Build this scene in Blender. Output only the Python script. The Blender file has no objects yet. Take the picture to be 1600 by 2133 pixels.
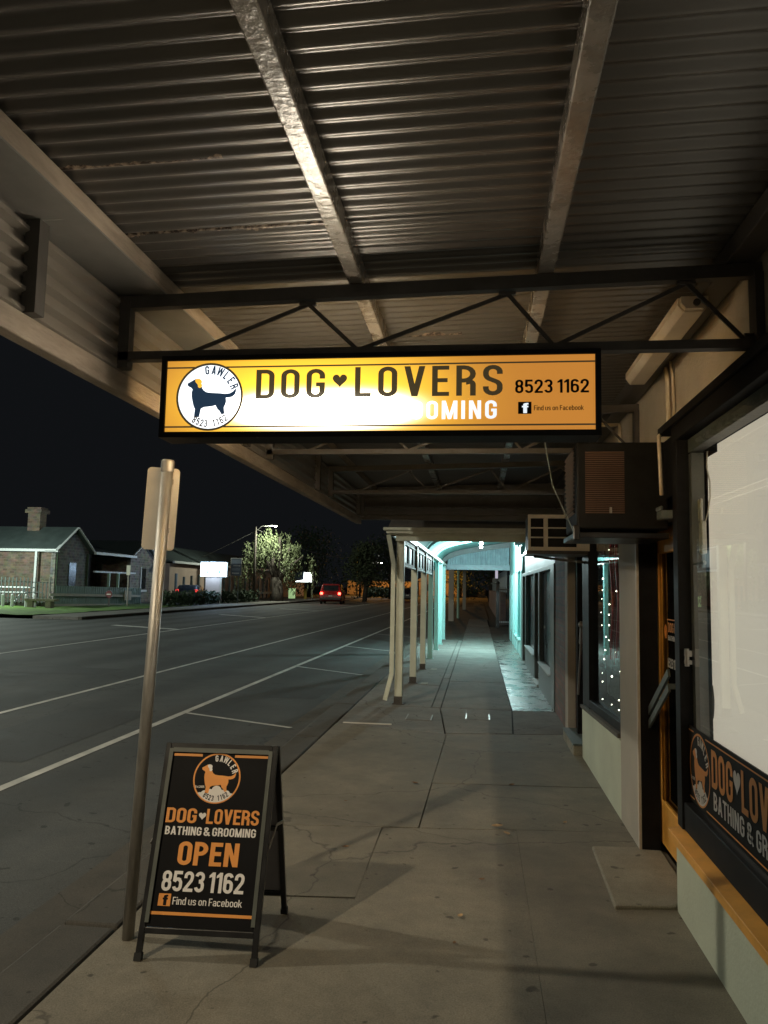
import bpy, bmesh, math, random
from mathutils import Vector, Matrix
random.seed(7)
sc = bpy.context.scene
COL = sc.collection
R = math.radians

# ------------------------------------------------------------------ camera, world, exposure
cam = bpy.data.cameras.new('camera')
cam.sensor_fit = 'VERTICAL'; cam.sensor_height = 24.0; cam.lens = 24.0 * 1600.0 / 2133.0
cam.clip_start = 0.05; cam.clip_end = 2000
co = bpy.data.objects.new('camera', cam); COL.objects.link(co)
rt = Vector((0.99239423, 0.12160843, 0.0191072)); up = Vector((-0.00709431, -0.09845962, 0.99511576)); fw = Vector((-0.12289575, 0.98768269, 0.09684803))
co.matrix_world = Matrix(((rt.x, up.x, -fw.x, 0), (rt.y, up.y, -fw.y, 0), (rt.z, up.z, -fw.z, 1.65), (0, 0, 0, 1)))
sc.camera = co
w = bpy.data.worlds.new('World'); sc.world = w; w.use_nodes = True
bg = w.node_tree.nodes['Background']
bg.inputs[0].default_value = (0.75, 0.85, 1.0, 1); bg.inputs[1].default_value = 0.0055      # night sky
vs = sc.view_settings
vs.view_transform = 'Standard'; vs.look = 'None'; vs.exposure = 0.28; vs.gamma = 1
sc.render.engine = 'CYCLES'
try:
    sc.cycles.use_denoising = True; sc.cycles.denoiser = 'OPENIMAGEDENOISE'
except Exception: pass
sc.cycles.max_bounces = 6; sc.cycles.diffuse_bounces = 3; sc.cycles.glossy_bounces = 3
sc.cycles.transparent_max_bounces = 8; sc.cycles.volume_bounces = 0
sc.cycles.sample_clamp_indirect = 4.0
sc.cycles.caustics_reflective = False; sc.cycles.caustics_refractive = False

# ------------------------------------------------------------------ materials
def mat(name, col, rough=.6, metal=0, var=.15, scale=4, bump=0, bscale=40, spec=.5, coat=0, col2=None, stretch=None, rv=.12):
    m = bpy.data.materials.new(name); m.use_nodes = True
    n = m.node_tree.nodes; l = m.node_tree.links; b = n['Principled BSDF']
    b.inputs['Roughness'].default_value = rough; b.inputs['Metallic'].default_value = metal
    b.inputs['Specular IOR Level'].default_value = spec; b.inputs['Coat Weight'].default_value = coat
    tc = n.new('ShaderNodeTexCoord'); src = tc.outputs['Object']
    if stretch:
        mp = n.new('ShaderNodeMapping'); mp.inputs['Scale'].default_value = stretch; l.new(src, mp.inputs['Vector']); src = mp.outputs['Vector']
    nz = n.new('ShaderNodeTexNoise'); nz.inputs['Scale'].default_value = scale; nz.inputs['Detail'].default_value = 6; nz.inputs['Roughness'].default_value = .62
    l.new(src, nz.inputs['Vector'])
    rp = n.new('ShaderNodeValToRGB'); rp.color_ramp.elements[0].position = .32; rp.color_ramp.elements[1].position = .68
    c2 = col2 or tuple(min(1, c * (1 + var)) for c in col)
    c1 = col if col2 else tuple(c * (1 - var) for c in col)
    rp.color_ramp.elements[0].color = (*c1, 1); rp.color_ramp.elements[1].color = (*c2, 1)
    l.new(nz.outputs['Fac'], rp.inputs['Fac']); l.new(rp.outputs['Color'], b.inputs['Base Color'])
    rr = n.new('ShaderNodeMapRange'); rr.inputs['To Min'].default_value = max(.03, rough - rv); rr.inputs['To Max'].default_value = min(1, rough + rv)
    l.new(nz.outputs['Fac'], rr.inputs['Value']); l.new(rr.outputs['Result'], b.inputs['Roughness'])
    if bump:
        bn = n.new('ShaderNodeTexNoise'); bn.inputs['Scale'].default_value = bscale; bn.inputs['Detail'].default_value = 5
        l.new(src, bn.inputs['Vector'])
        bp = n.new('ShaderNodeBump'); bp.inputs['Strength'].default_value = bump; bp.inputs['Distance'].default_value = .01
        l.new(bn.outputs['Fac'], bp.inputs['Height']); l.new(bp.outputs['Normal'], b.inputs['Normal'])
    return m

def emit(name, col, strength, base=None):
    m = bpy.data.materials.new(name); m.use_nodes = True; b = m.node_tree.nodes['Principled BSDF']
    b.inputs['Base Color'].default_value = (*(base or col), 1); b.inputs['Roughness'].default_value = .4
    b.inputs['Emission Color'].default_value = (*col, 1); b.inputs['Emission Strength'].default_value = strength
    return m

def ground_mat(name, col, stain, rough, speck, wet=0.0, seed=0.0, spec=.5, crack=.42, tracks=False):
    """concrete / asphalt: fine grit, broad stains, dark blotches"""
    m = bpy.data.materials.new(name); m.use_nodes = True
    n = m.node_tree.nodes; l = m.node_tree.links; b = n['Principled BSDF']; b.inputs['Specular IOR Level'].default_value = spec
    tc = n.new('ShaderNodeTexCoord'); mp = n.new('ShaderNodeMapping'); mp.inputs['Location'].default_value = (seed, seed * 2, 0); l.new(tc.outputs['Object'], mp.inputs['Vector'])
    def noise(s, d=5, r=.6):
        z = n.new('ShaderNodeTexNoise'); z.inputs['Scale'].default_value = s; z.inputs['Detail'].default_value = d; z.inputs['Roughness'].default_value = r
        l.new(mp.outputs['Vector'], z.inputs['Vector']); return z.outputs['Fac']
    def ramp(f, p0, c0, p1, c1):
        r = n.new('ShaderNodeValToRGB'); r.color_ramp.elements[0].position = p0; r.color_ramp.elements[1].position = p1
        r.color_ramp.elements[0].color = (*c0, 1); r.color_ramp.elements[1].color = (*c1, 1); l.new(f, r.inputs['Fac']); return r.outputs['Color']
    def mul(a, c, f=1):
        x = n.new('ShaderNodeMix'); x.data_type = 'RGBA'; x.blend_type = 'MULTIPLY'; x.inputs[0].default_value = f
        l.new(a, x.inputs[6]); l.new(c, x.inputs[7]); return x.outputs[2]
    big = noise(.55, 7, .65); mid = noise(3.1, 6, .7); fine = noise(140, 3, .7)
    c = ramp(big, .3, stain, .7, col)
    c = mul(c, ramp(mid, .3, (.72,) * 3, .62, (1.08,) * 3))
    c = mul(c, ramp(fine, .25, (1 - speck,) * 3, .75, (1 + speck,) * 3))
    spots = noise(11, 1, .3); c = mul(c, ramp(spots, .235, (.45,) * 3, .27, (1,) * 3)); sp2 = noise(23, 4, .7); c = mul(c, ramp(sp2, .28, (.62,) * 3, .36, (1,) * 3))
    dn = n.new('ShaderNodeTexNoise'); dn.inputs['Scale'].default_value = 2.2; dn.inputs['Detail'].default_value = 4; l.new(mp.outputs['Vector'], dn.inputs['Vector'])
    dm = n.new('ShaderNodeMix'); dm.data_type = 'RGBA'; dm.blend_type = 'LINEAR_LIGHT'; dm.inputs[0].default_value = .22; l.new(mp.outputs['Vector'], dm.inputs[6]); l.new(dn.outputs['Color'], dm.inputs[7])
    vo = n.new('ShaderNodeTexVoronoi'); vo.feature = 'DISTANCE_TO_EDGE'; vo.inputs['Scale'].default_value = crack; l.new(dm.outputs[2], vo.inputs['Vector'])
    c = mul(c, ramp(vo.outputs['Distance'], .0, (.3,) * 3, .004 * crack + .002, (1,) * 3), .75)
    if tracks:                                                       # wheel paths and old oil drip line along the lane
        sp = n.new('ShaderNodeSeparateXYZ'); l.new(mp.outputs['Vector'], sp.inputs[0])
        wv = n.new('ShaderNodeMath'); wv.operation = 'MULTIPLY'; wv.inputs[1].default_value = 2 * math.pi / 1.6; l.new(sp.outputs['X'], wv.inputs[0])
        sn = n.new('ShaderNodeMath'); sn.operation = 'SINE'; l.new(wv.outputs[0], sn.inputs[0])
        ad = n.new('ShaderNodeMath'); ad.operation = 'MULTIPLY_ADD'; ad.inputs[1].default_value = .5; l.new(sn.outputs[0], ad.inputs[0]); l.new(big, ad.inputs[2])
        c = mul(c, ramp(ad.outputs[0], .1, (.74,) * 3, .85, (1.12,) * 3))
    l.new(c, b.inputs['Base Color'])
    rr = n.new('ShaderNodeMapRange'); rr.inputs['From Min'].default_value = .35; rr.inputs['From Max'].default_value = .65
    rr.inputs['To Min'].default_value = max(.12, rough - .08 - wet * 1.6); rr.inputs['To Max'].default_value = rough; l.new(mid, rr.inputs['Value']); l.new(rr.outputs['Result'], b.inputs['Roughness'])
    bp = n.new('ShaderNodeBump'); bp.inputs['Strength'].default_value = .35; bp.inputs['Distance'].default_value = .006
    l.new(fine, bp.inputs['Height']); bp2 = n.new('ShaderNodeBump'); bp2.inputs['Strength'].default_value = .25; bp2.inputs['Distance'].default_value = .006
    l.new(mid, bp2.inputs['Height']); l.new(bp.outputs['Normal'], bp2.inputs['Normal']); l.new(bp2.outputs['Normal'], b.inputs['Normal'])
    return m

def brick_mat(name, c1, c2, mortar, bw, bh, axis='YZ', rough=.85, msize=.012):
    m = bpy.data.materials.new(name); m.use_nodes = True
    n = m.node_tree.nodes; l = m.node_tree.links; b = n['Principled BSDF']; b.inputs['Roughness'].default_value = rough
    tc = n.new('ShaderNodeTexCoord'); sp = n.new('ShaderNodeSeparateXYZ'); cb = n.new('ShaderNodeCombineXYZ'); l.new(tc.outputs['Object'], sp.inputs[0])
    if axis == 'YZ':
        ad = n.new('ShaderNodeMath'); l.new(sp.outputs['X'], ad.inputs[0]); l.new(sp.outputs['Y'], ad.inputs[1]); l.new(ad.outputs[0], cb.inputs['X'])
    else: l.new(sp.outputs['X'], cb.inputs['X'])
    l.new(sp.outputs['Z'], cb.inputs['Y'])
    br = n.new('ShaderNodeTexBrick'); br.inputs['Color1'].default_value = (*c1, 1); br.inputs['Color2'].default_value = (*c2, 1); br.inputs['Mortar'].default_value = (*mortar, 1)
    br.inputs['Scale'].default_value = 1; br.inputs['Brick Width'].default_value = bw; br.inputs['Row Height'].default_value = bh; br.inputs['Mortar Size'].default_value = msize
    l.new(cb.outputs[0], br.inputs['Vector'])
    nz = n.new('ShaderNodeTexNoise'); nz.inputs['Scale'].default_value = 3; nz.inputs['Detail'].default_value = 6; l.new(tc.outputs['Object'], nz.inputs['Vector'])
    x = n.new('ShaderNodeMix'); x.data_type = 'RGBA'; x.blend_type = 'OVERLAY'; x.inputs[0].default_value = .6; l.new(br.outputs['Color'], x.inputs[6]); l.new(nz.outputs['Color'], x.inputs[7])
    hs = n.new('ShaderNodeHueSaturation'); hs.inputs['Saturation'].default_value = .75; l.new(x.outputs[2], hs.inputs['Color']); l.new(hs.outputs['Color'], b.inputs['Base Color'])
    bp = n.new('ShaderNodeBump'); bp.inputs['Strength'].default_value = .5; bp.inputs['Distance'].default_value = .01; l.new(br.outputs['Fac'], bp.inputs['Height']); bp.invert = True; l.new(bp.outputs['Normal'], b.inputs['Normal'])
    return m

def glass_mat(name, tint=(.9, .95, .95), refl=1.0, ior=1.5):
    m = bpy.data.materials.new(name); m.use_nodes = True
    n = m.node_tree.nodes; l = m.node_tree.links; n.remove(n['Principled BSDF'])
    t = n.new('ShaderNodeBsdfTransparent'); t.inputs[0].default_value = (*tint, 1)
    g = n.new('ShaderNodeBsdfGlossy'); g.inputs['Roughness'].default_value = .015; g.inputs[0].default_value = (refl, refl, refl, 1)
    f = n.new('ShaderNodeFresnel'); f.inputs['IOR'].default_value = ior
    ge = n.new('ShaderNodeNewGeometry'); iv = n.new('ShaderNodeMath'); iv.operation = 'SUBTRACT'; iv.inputs[0].default_value = 1; l.new(ge.outputs['Backfacing'], iv.inputs[1])
    mf = n.new('ShaderNodeMath'); mf.operation = 'MULTIPLY'; l.new(f.outputs[0], mf.inputs[0]); l.new(iv.outputs[0], mf.inputs[1])
    mx = n.new('ShaderNodeMixShader'); l.new(mf.outputs[0], mx.inputs[0]); l.new(t.outputs[0], mx.inputs[1]); l.new(g.outputs[0], mx.inputs[2])
    l.new(mx.outputs[0], n['Material Output'].inputs['Surface']); return m

def backlit(name, col, base, hot, dark=1.0, halo_k=2.4, halo_c=(.95, .62, .03)):
    """acrylic sign face lit from behind by a tube: brightest where the tube sits (object space)"""
    m = bpy.data.materials.new(name); m.use_nodes = True
    n = m.node_tree.nodes; l = m.node_tree.links; b = n['Principled BSDF']
    b.inputs['Base Color'].default_value = (*[c * .6 for c in col], 1); b.inputs['Roughness'].default_value = .35
    b.inputs['Emission Color'].default_value = (*col, 1)
    tc = n.new('ShaderNodeTexCoord'); sp = n.new('ShaderNodeSeparateXYZ'); l.new(tc.outputs['Object'], sp.inputs[0])
    def mth(op, a, c=None):
        x = n.new('ShaderNodeMath'); x.operation = op
        for i, v in enumerate((a, c)):
            if v is None: continue
            if isinstance(v, (int, float)): x.inputs[i].default_value = v
            else: l.new(v, x.inputs[i])
        return x.outputs[0]
    def gauss(xc, zc, ax, az):
        gx = mth('POWER', mth('ABSOLUTE', mth('DIVIDE', mth('SUBTRACT', sp.outputs['X'], xc), ax)), 2.6)
        gz = mth('POWER', mth('ABSOLUTE', mth('DIVIDE', mth('SUBTRACT', sp.outputs['Z'], zc), az)), 2.0)
        return mth('POWER', 2.71828, mth('MULTIPLY', mth('ADD', gx, gz), -1))
    halo = mth('MULTIPLY', gauss(-.27, -.02, .50, .19), base * halo_k)
    core = mth('MULTIPLY', gauss(-.215, -.062, .235, .043), hot)
    def scaled(c, f):
        x = n.new('ShaderNodeVectorMath'); x.operation = 'SCALE'; x.inputs[0].default_value = c; l.new(f, x.inputs['Scale']); return x.outputs[0]
    ad = n.new('ShaderNodeVectorMath'); l.new(scaled(halo_c, halo), ad.inputs[0]); l.new(scaled((1, .91, .74), core), ad.inputs[1]); a2_ = n.new('ShaderNodeVectorMath'); l.new(ad.outputs[0], a2_.inputs[0]); a2_.inputs[1].default_value = tuple(c * base for c in col); ad = a2_
    l.new(ad.outputs[0], b.inputs['Emission Color']); b.inputs['Emission Strength'].default_value = dark
    return m

# ------------------------------------------------------------------ mesh builder
class MB:
    def __init__(s): s.v = []; s.f = []
    def add(s, vs_, fs):
        k = len(s.v); s.v += [tuple(p) for p in vs_]; s.f += [tuple(i + k for i in f) for f in fs]; return s
    def box(s, x0, x1, y0, y1, z0, z1):
        return s.add([(x0, y0, z0), (x1, y0, z0), (x1, y1, z0), (x0, y1, z0), (x0, y0, z1), (x1, y0, z1), (x1, y1, z1), (x0, y1, z1)],
                     [(3, 2, 1, 0), (4, 5, 6, 7), (0, 1, 5, 4), (1, 2, 6, 5), (2, 3, 7, 6), (3, 0, 4, 7)])
    def frame_box(s, o, U, V, N, u0, u1, v0, v1, n0, n1):
        P = lambda u, v, n: o + U * u + V * v + N * n
        return s.add([P(u0, v0, n0), P(u1, v0, n0), P(u1, v1, n0), P(u0, v1, n0), P(u0, v0, n1), P(u1, v0, n1), P(u1, v1, n1), P(u0, v1, n1)],
                     [(3, 2, 1, 0), (4, 5, 6, 7), (0, 1, 5, 4), (1, 2, 6, 5), (2, 3, 7, 6), (3, 0, 4, 7)])
    def bar(s, p, q, wd, ht=None, upv=(0, 0, 1)):
        p = Vector(p); q = Vector(q); ht = ht or wd; d = (q - p).normalized(); u = Vector(upv)
        if abs(d.dot(u)) > .95: u = Vector((0, 1, 0))
        a = d.cross(u).normalized(); b = a.cross(d).normalized(); a *= wd / 2; b *= ht / 2
        return s.add([p - a - b, p + a - b, p + a + b, p - a + b, q - a - b, q + a - b, q + a + b, q - a + b],
                     [(3, 2, 1, 0), (4, 5, 6, 7), (0, 1, 5, 4), (1, 2, 6, 5), (2, 3, 7, 6), (3, 0, 4, 7)])
    def tube(s, pts, r, n=8, cap=True):
        pts = [Vector(p) for p in pts]; rs = r if isinstance(r, (list, tuple)) else [r] * len(pts); k0 = len(s.v); prev = None
        for i, p in enumerate(pts):
            d = (pts[min(i + 1, len(pts) - 1)] - pts[max(i - 1, 0)]).normalized()
            u = prev if prev is not None else (Vector((0, 0, 1)) if abs(d.z) < .9 else Vector((1, 0, 0)))
            a = d.cross(u).normalized(); b = a.cross(d).normalized(); prev = b
            s.v += [tuple(p + (a * math.cos(t) + b * math.sin(t)) * rs[i]) for t in [2 * math.pi * j / n for j in range(n)]]
        for i in range(len(pts) - 1):
            for j in range(n):
                x = k0 + i * n; s.f.append((x + j, x + (j + 1) % n, x + n + (j + 1) % n, x + n + j))
        if cap:
            s.f.append(tuple(k0 + j for j in reversed(range(n)))); e = k0 + (len(pts) - 1) * n; s.f.append(tuple(e + j for j in range(n)))
        return s
    def prism(s, poly, fn, a, b):
        """poly: 2-D outline, fn(p, t) -> 3-D point, extruded from t=a to t=b"""
        n = len(poly); s.add([fn(p, a) for p in poly] + [fn(p, b) for p in poly],
              [tuple(range(n))[::-1], tuple(range(n, 2 * n))] + [(i, (i + 1) % n, n + (i + 1) % n, n + i) for i in range(n)]); return s
    def sheet(s, prof, fn, ts):
        n = len(prof)
        s.add([fn(p, t) for t in ts for p in prof], [(j * n + i, j * n + i + 1, (j + 1) * n + i + 1, (j + 1) * n + i) for j in range(len(ts) - 1) for i in range(n - 1)]); return s
    def quad(s, a, b, c, d): return s.add([a, b, c, d], [(0, 1, 2, 3)])
    def ball(s, c, r, n=10, m=6, sz=1.0):
        pts = []; c = Vector(c)
        for i in range(m + 1):
            th = math.pi * i / m
            for j in range(n):
                ph = 2 * math.pi * j / n; pts.append(c + Vector((r * math.sin(th) * math.cos(ph), r * math.sin(th) * math.sin(ph), r * math.cos(th) * sz)))
        return s.add(pts, [(i * n + j, (i + 1) * n + j, (i + 1) * n + (j + 1) % n, i * n + (j + 1) % n) for i in range(m) for j in range(n)])

OFF = {}
def tag(o, label=None, cat=None, group=None, kind=None):
    for k, v in (('label', label), ('category', cat), ('group', group), ('kind', kind)):
        if v: o[k] = v
    return o
def thing(name, label, cat, loc=(0, 0, 0), group=None):
    o = bpy.data.objects.new(name, None); COL.objects.link(o); o.location = loc; o.empty_display_size = .1
    OFF[o.name] = Vector(loc); return tag(o, label, cat, group)
def part(name, mb, m, parent=None, smooth=False, bevel=0, label=None, loc=None):
    me = bpy.data.meshes.new(name)
    if parent is not None: off = OFF[parent.name]
    elif loc is not None: off = Vector(loc)
    else:
        xs, ys, zs = zip(*mb.v); off = Vector(((min(xs) + max(xs)) / 2, (min(ys) + max(ys)) / 2, min(zs)))
    me.from_pydata([tuple(Vector(p) - off) for p in mb.v], [], mb.f); me.validate(); me.update()
    bm = bmesh.new(); bm.from_mesh(me); bmesh.ops.recalc_face_normals(bm, faces=bm.faces); bm.to_mesh(me); bm.free()
    if smooth:
        for p in me.polygons: p.use_smooth = True
    me.materials.append(m)
    o = bpy.data.objects.new(name, me); COL.objects.link(o)
    if parent is not None: o.parent = parent
    else: o.location = off
    OFF[o.name] = off
    if bevel:
        bv = o.modifiers.new('bevel', 'BEVEL'); bv.width = bevel; bv.segments = 2; bv.limit_method = 'ANGLE'; bv.angle_limit = R(40)
    if label: o['label'] = label
    return o
def struct(name, mb, m, **k): return tag(part(name, mb, m, loc=(0, 0, 0), **k), kind='structure')
def copy_tree(o, parent=None):
    c = o.copy(); COL.objects.link(c)
    if parent is not None: c.parent = parent
    for ch in [x for x in COL.objects if x.parent == o]: copy_tree(ch, c)
    return c
def lamp(name, loc, energy, col, radius=.1, parent=None, spot=None, rot=None):
    d = bpy.data.lights.new(name, 'SPOT' if spot else 'POINT'); d.energy = energy; d.color = col; d.shadow_soft_size = radius
    if spot: d.spot_size = spot; d.spot_blend = .6
    o = bpy.data.objects.new(name, d); COL.objects.link(o); o.location = loc
    if rot: o.rotation_euler = rot
    if parent is not None: o.parent = parent; o.location = Vector(loc) - OFF[parent.name]
    return o

# ------------------------------------------------------------------ lettering (own condensed grotesque, drawn as strokes)
def arc(cx, cy, rx, ry, a0, a1, n=8): return [(cx + rx * math.cos(R(a0 + (a1 - a0) * i / n)), cy + ry * math.sin(R(a0 + (a1 - a0) * i / n))) for i in range(n + 1)]
def rrect(x0, y0, x1, y1, r, n=5):
    return arc(x1 - r, y1 - r, r, r, 0, 90, n) + arc(x0 + r, y1 - r, r, r, 90, 180, n) + arc(x0 + r, y0 + r, r, r, 180, 270, n) + arc(x1 - r, y0 + r, r, r, 270, 360, n)
def stroke(pts, t, closed=False):
    """quads of a stroke with mitred joins"""
    P = [Vector((p[0], p[1])) for p in pts]; out = [P[0]]
    for p in P[1:]:
        if (p - out[-1]).length > 1e-5: out.append(p)
    P = out
    if closed and (P[0] - P[-1]).length < 1e-5: P.pop()
    n = len(P); L = []; Rr = []
    for i in range(n):
        a = P[(i - 1) % n] if (closed or i > 0) else None; b = P[(i + 1) % n] if (closed or i < n - 1) else None
        d1 = (P[i] - a).normalized() if a is not None else (b - P[i]).normalized(); d2 = (b - P[i]).normalized() if b is not None else d1
        n1 = Vector((-d1.y, d1.x)); n2 = Vector((-d2.y, d2.x)); m = n1 + n2
        m = m.normalized() if m.length > 1e-4 else n1
        k = min(2.0, 1 / max(.35, m.dot(n1))) * t / 2
        L.append(P[i] + m * k); Rr.append(P[i] - m * k)
    return [[L[i], L[(i + 1) % n], Rr[(i + 1) % n], Rr[i]] for i in range(n if closed else n - 1)]
def slant(x0, y0, x1, y1, tw): return [(x0 - tw / 2, y0), (x0 + tw / 2, y0), (x1 + tw / 2, y1), (x1 - tw / 2, y1)]
def glyph(c, t):
    """returns width, list of layers; a layer is a list of polygons that do not overlap"""
    a = t / 2; W = .33 + t; r = W / 2 - a; S = lambda p, cl=False: stroke(p, t, cl); e = W - a
    if c in 'O0': return W, [S(rrect(a, a, e, 1 - a, r), True)]
    if c == 'D': return W, [S([(a, a)] + arc(e - r * .9, a + r * .9, r * .9, r * .9, -90, 0) + arc(e - r * .9, 1 - a - r * .9, r * .9, r * .9, 0, 90) + [(a, 1 - a)], True)]
    if c == 'G': return W, [S([(e, .66)] + arc(e - r, 1 - a - r, r, r, 0, 180) + arc(a + r, a + r, r, r, 180, 360) + [(e, .47), (W * .52, .47)])]
    if c == 'L': return W * .86, [S([(a, 1), (a, a), (W * .86, a)])]
    if c == 'I': return t, [S([(a, 0), (a, 1)])]
    if c == 'T': return W, [S([(0, 1 - a), (W, 1 - a)]), S([(W / 2, 0), (W / 2, 1 - t)])]
    if c == 'H': return W, [S([(a, 0), (a, 1)]), S([(e, 0), (e, 1)]), S([(t, .52), (W - t, .52)])]
    if c == 'E': return W * .88, [S([(W * .88, 1 - a), (a, 1 - a), (a, a), (W * .88, a)]), S([(t, .52), (W * .8, .52)])]
    if c == 'F': return W * .85, [S([(W * .85, 1 - a), (a, 1 - a), (a, 0)]), S([(t, .5), (W * .78, .5)])]
    if c == 'N': return W * 1.04, [S([(a, 0), (a, 1)]), S([(W * 1.04 - a, 0), (W * 1.04 - a, 1)]), [slant(W * 1.04 - t * .6, 0, t * .6, 1, t * .95)]]
    if c == 'M': return W * 1.35, [S([(a, 0), (a, 1)]), S([(W * 1.35 - a, 0), (W * 1.35 - a, 1)]), [slant(W * .675, .0, t * .6, 1, t * .9)], [slant(W * .675, .0, W * 1.35 - t * .6, 1, t * .9)]]
    if c == 'V': return W * 1.08, [[slant(W * .54, 0, a * 1.05, 1, t * 1.1)], [slant(W * .54, 0, W * 1.08 - a * 1.05, 1, t * 1.1)]]
    if c == 'A': return W * 1.12, [[slant(a, 0, W * .56, 1, t * 1.05)], [slant(W * 1.12 - a, 0, W * .56, 1, t * 1.05)], S([(W * .28, .28), (W * .84, .28)])]
    if c == 'W': return W * 1.6, [[slant(W * .42, 0, a, 1, t)], [slant(W * .42, 0, W * .8, 1, t * .9)], [slant(W * 1.18, 0, W * .8, 1, t * .9)], [slant(W * 1.18, 0, W * 1.6 - a, 1, t)]]
    if c in 'PRB':
        q = .5; rr_ = (1 - a - q) / 2; up_ = [(t, 1 - a)] + arc(e - rr_, q + rr_, rr_, rr_, 90, -90) + [(t, q)]
        o = [S([(a, 0), (a, 1)]), S(up_)]
        if c == 'R': o.append(S([(W * .5, q - a), (W * .5 + .02, q - a)] + arc(e - .12, q - .12 - a * .3, .12, .12, 60, 0, 4) + [(e, 0)]))
        if c == 'B':
            rb = (q - a) / 2; o = [S([(a, 0), (a, 1)]), S([(t, 1 - a)] + arc(e - rr_ - .02, q + rr_, rr_, rr_, 90, -60)), S([(t, q)] + arc(e - rb, a + rb, rb, rb, 90, -90) + [(t, a)])]
        return W, o
    if c == 'S': return W, [S([(e, .70)] + arc(e - r, 1 - a - r, r, r, 10, 180) + [(a, .72)] + arc(a + r, .70, r, .18, 190, 250, 4) + arc(e - r, .30, r, .18, 70, -10, 4) + arc(e - r, a + r, r, r, 0, -180) + [(a, .30)])]
    if c == '8': return W, [S(rrect(a + .01, .52, e - .01, 1 - a, min(r - .01, (.48 - a) / 2 - .001)), True), S(rrect(a, a, e, .52, min(r, (.52 - a) / 2 - .001)), True)]
    if c == '6': return W, [S(rrect(a, a, e, .58, min(r, .24)), True), S([(a, .35)] + arc(a + r, 1 - a - r, r, r, 180, 10))]
    if c == '3': return W, [S(arc(e - r, 1 - a - r, r, r, 175, 0) + arc(e - r, .72, r, .19, 0, -70, 5) + [(W * .42, .53)]), S([(W * .42, .50)] + arc(e - r, .32, r, .20, 70, 0, 5) + arc(e - r, a + r, r, r, 0, -175))]
    if c == '2': return W, [S([(a, .66)] + arc(a + r, 1 - a - r, r, r, 180, 0) + [(e, .68), (e - .03, .55), (a + .02, a + .06)]), S([(0, a), (W, a)])]
    if c == '5': return W, [S([(W * .94, 1 - a), (a + .02, 1 - a), (a, .50)]), S([(a, .46)] + arc(a + r, .44, r, .16, 150, 60, 4) + arc(e - r, .40, r, .18, 60, 0, 4) + arc(e - r, a + r, r, r, 0, -175))]
    if c == '1': return W * .62, [S([(W * .62 - a, 0), (W * .62 - a, 1)]), [[(0, .72), (0, .84), (W * .62 - t, .98), (W * .62 - t, .78)]]]
    if c == '&': return W * 1.3, [S([(W * 1.25, .02), (W * .22, .68)] + arc(W * .5, .80, W * .30, .2 - a, 200, -20, 8) + [(W * .72, .68), (W * .2, .38)] + arc(W * .52, .25, W * .52 - a, .25 - a, 150, 330, 8) + [(W * 1.12, .45)])]
    x = .72; w_ = W * .92; e2 = w_ - a; r2 = w_ / 2 - a
    if c == 'o': return w_, [S(rrect(a, a, e2, x - a, r2), True)]
    if c == 'n': return w_, [S([(a, 0), (a, x)]), S([(t, x - a - .03)] + arc(e2 - r2, x - a - r2, r2, r2, 100, 0) + [(e2, 0)])]
    if c == 'u': return w_, [S([(a, x)] + arc(a + r2, a + r2, r2, r2, 180, 280)), S([(e2, 0), (e2, x)])]
    if c == 'i': return t, [S([(a, 0), (a, x)]), S([(a, .86), (a, 1)])]
    if c in 'db':
        o = [S(rrect(a, a, e2, x - a, r2), True)]; xx = e2 if c == 'd' else a
        return w_, o + [S([(xx, 0), (xx, 1)])]
    if c == 'k': return w_, [S([(a, 0), (a, 1)]), [slant(t, .3, w_ * .85, x, t)], [slant(w_ * .92, 0, w_ * .45, .42, t)]]
    if c == 'f': return w_ * .62, [S([(w_ * .3, 0), (w_ * .3, .8)] + arc(w_ * .3 + .12, .86, .12, .14 - a, 180, 80, 5)), S([(0, x - a), (w_ * .6, x - a)])]
    if c == 't': return w_ * .62, [S([(w_ * .3, .92), (w_ * .3, a + .05), (w_ * .6, a)]), S([(0, x - a), (w_ * .6, x - a)])]
    if c == 'c': return w_, [S(arc(e2 - r2, x - a - r2, r2, r2, 15, 180) + arc(a + r2, a + r2, r2, r2, 180, 345))]
    if c == 'e': return w_, [S([(t, x / 2), (e2, x / 2)] + arc(e2 - r2, x - a - r2, r2, r2, 0, 180) + arc(a + r2, a + r2, r2, r2, 180, 345))]
    if c == 'a': return w_, [S([(a + .01, x - .2)] + arc(a + r2, x - a - r2, r2, r2, 160, 0) + [(e2, 0)]), S([(e2 - .01, x * .55), (a + r2, x * .52)] + arc(a + r2 * .9, x * .29, r2 * .9, x * .29 - a, 100, 280, 6) + [(e2 - a, a + .06)])]
    if c == 's': return w_, [S([(e2, x - .2)] + arc(e2 - r2, x - a - .13, r2, .13, 20, 180) + [(a + .02, x * .58), (e2 - .02, x * .42)] + arc(e2 - r2, a + .13, r2, .13, 0, -160))]
    if c == '.': return t, [S([(a, 0), (a, t)])]
    return .22, []

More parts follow.
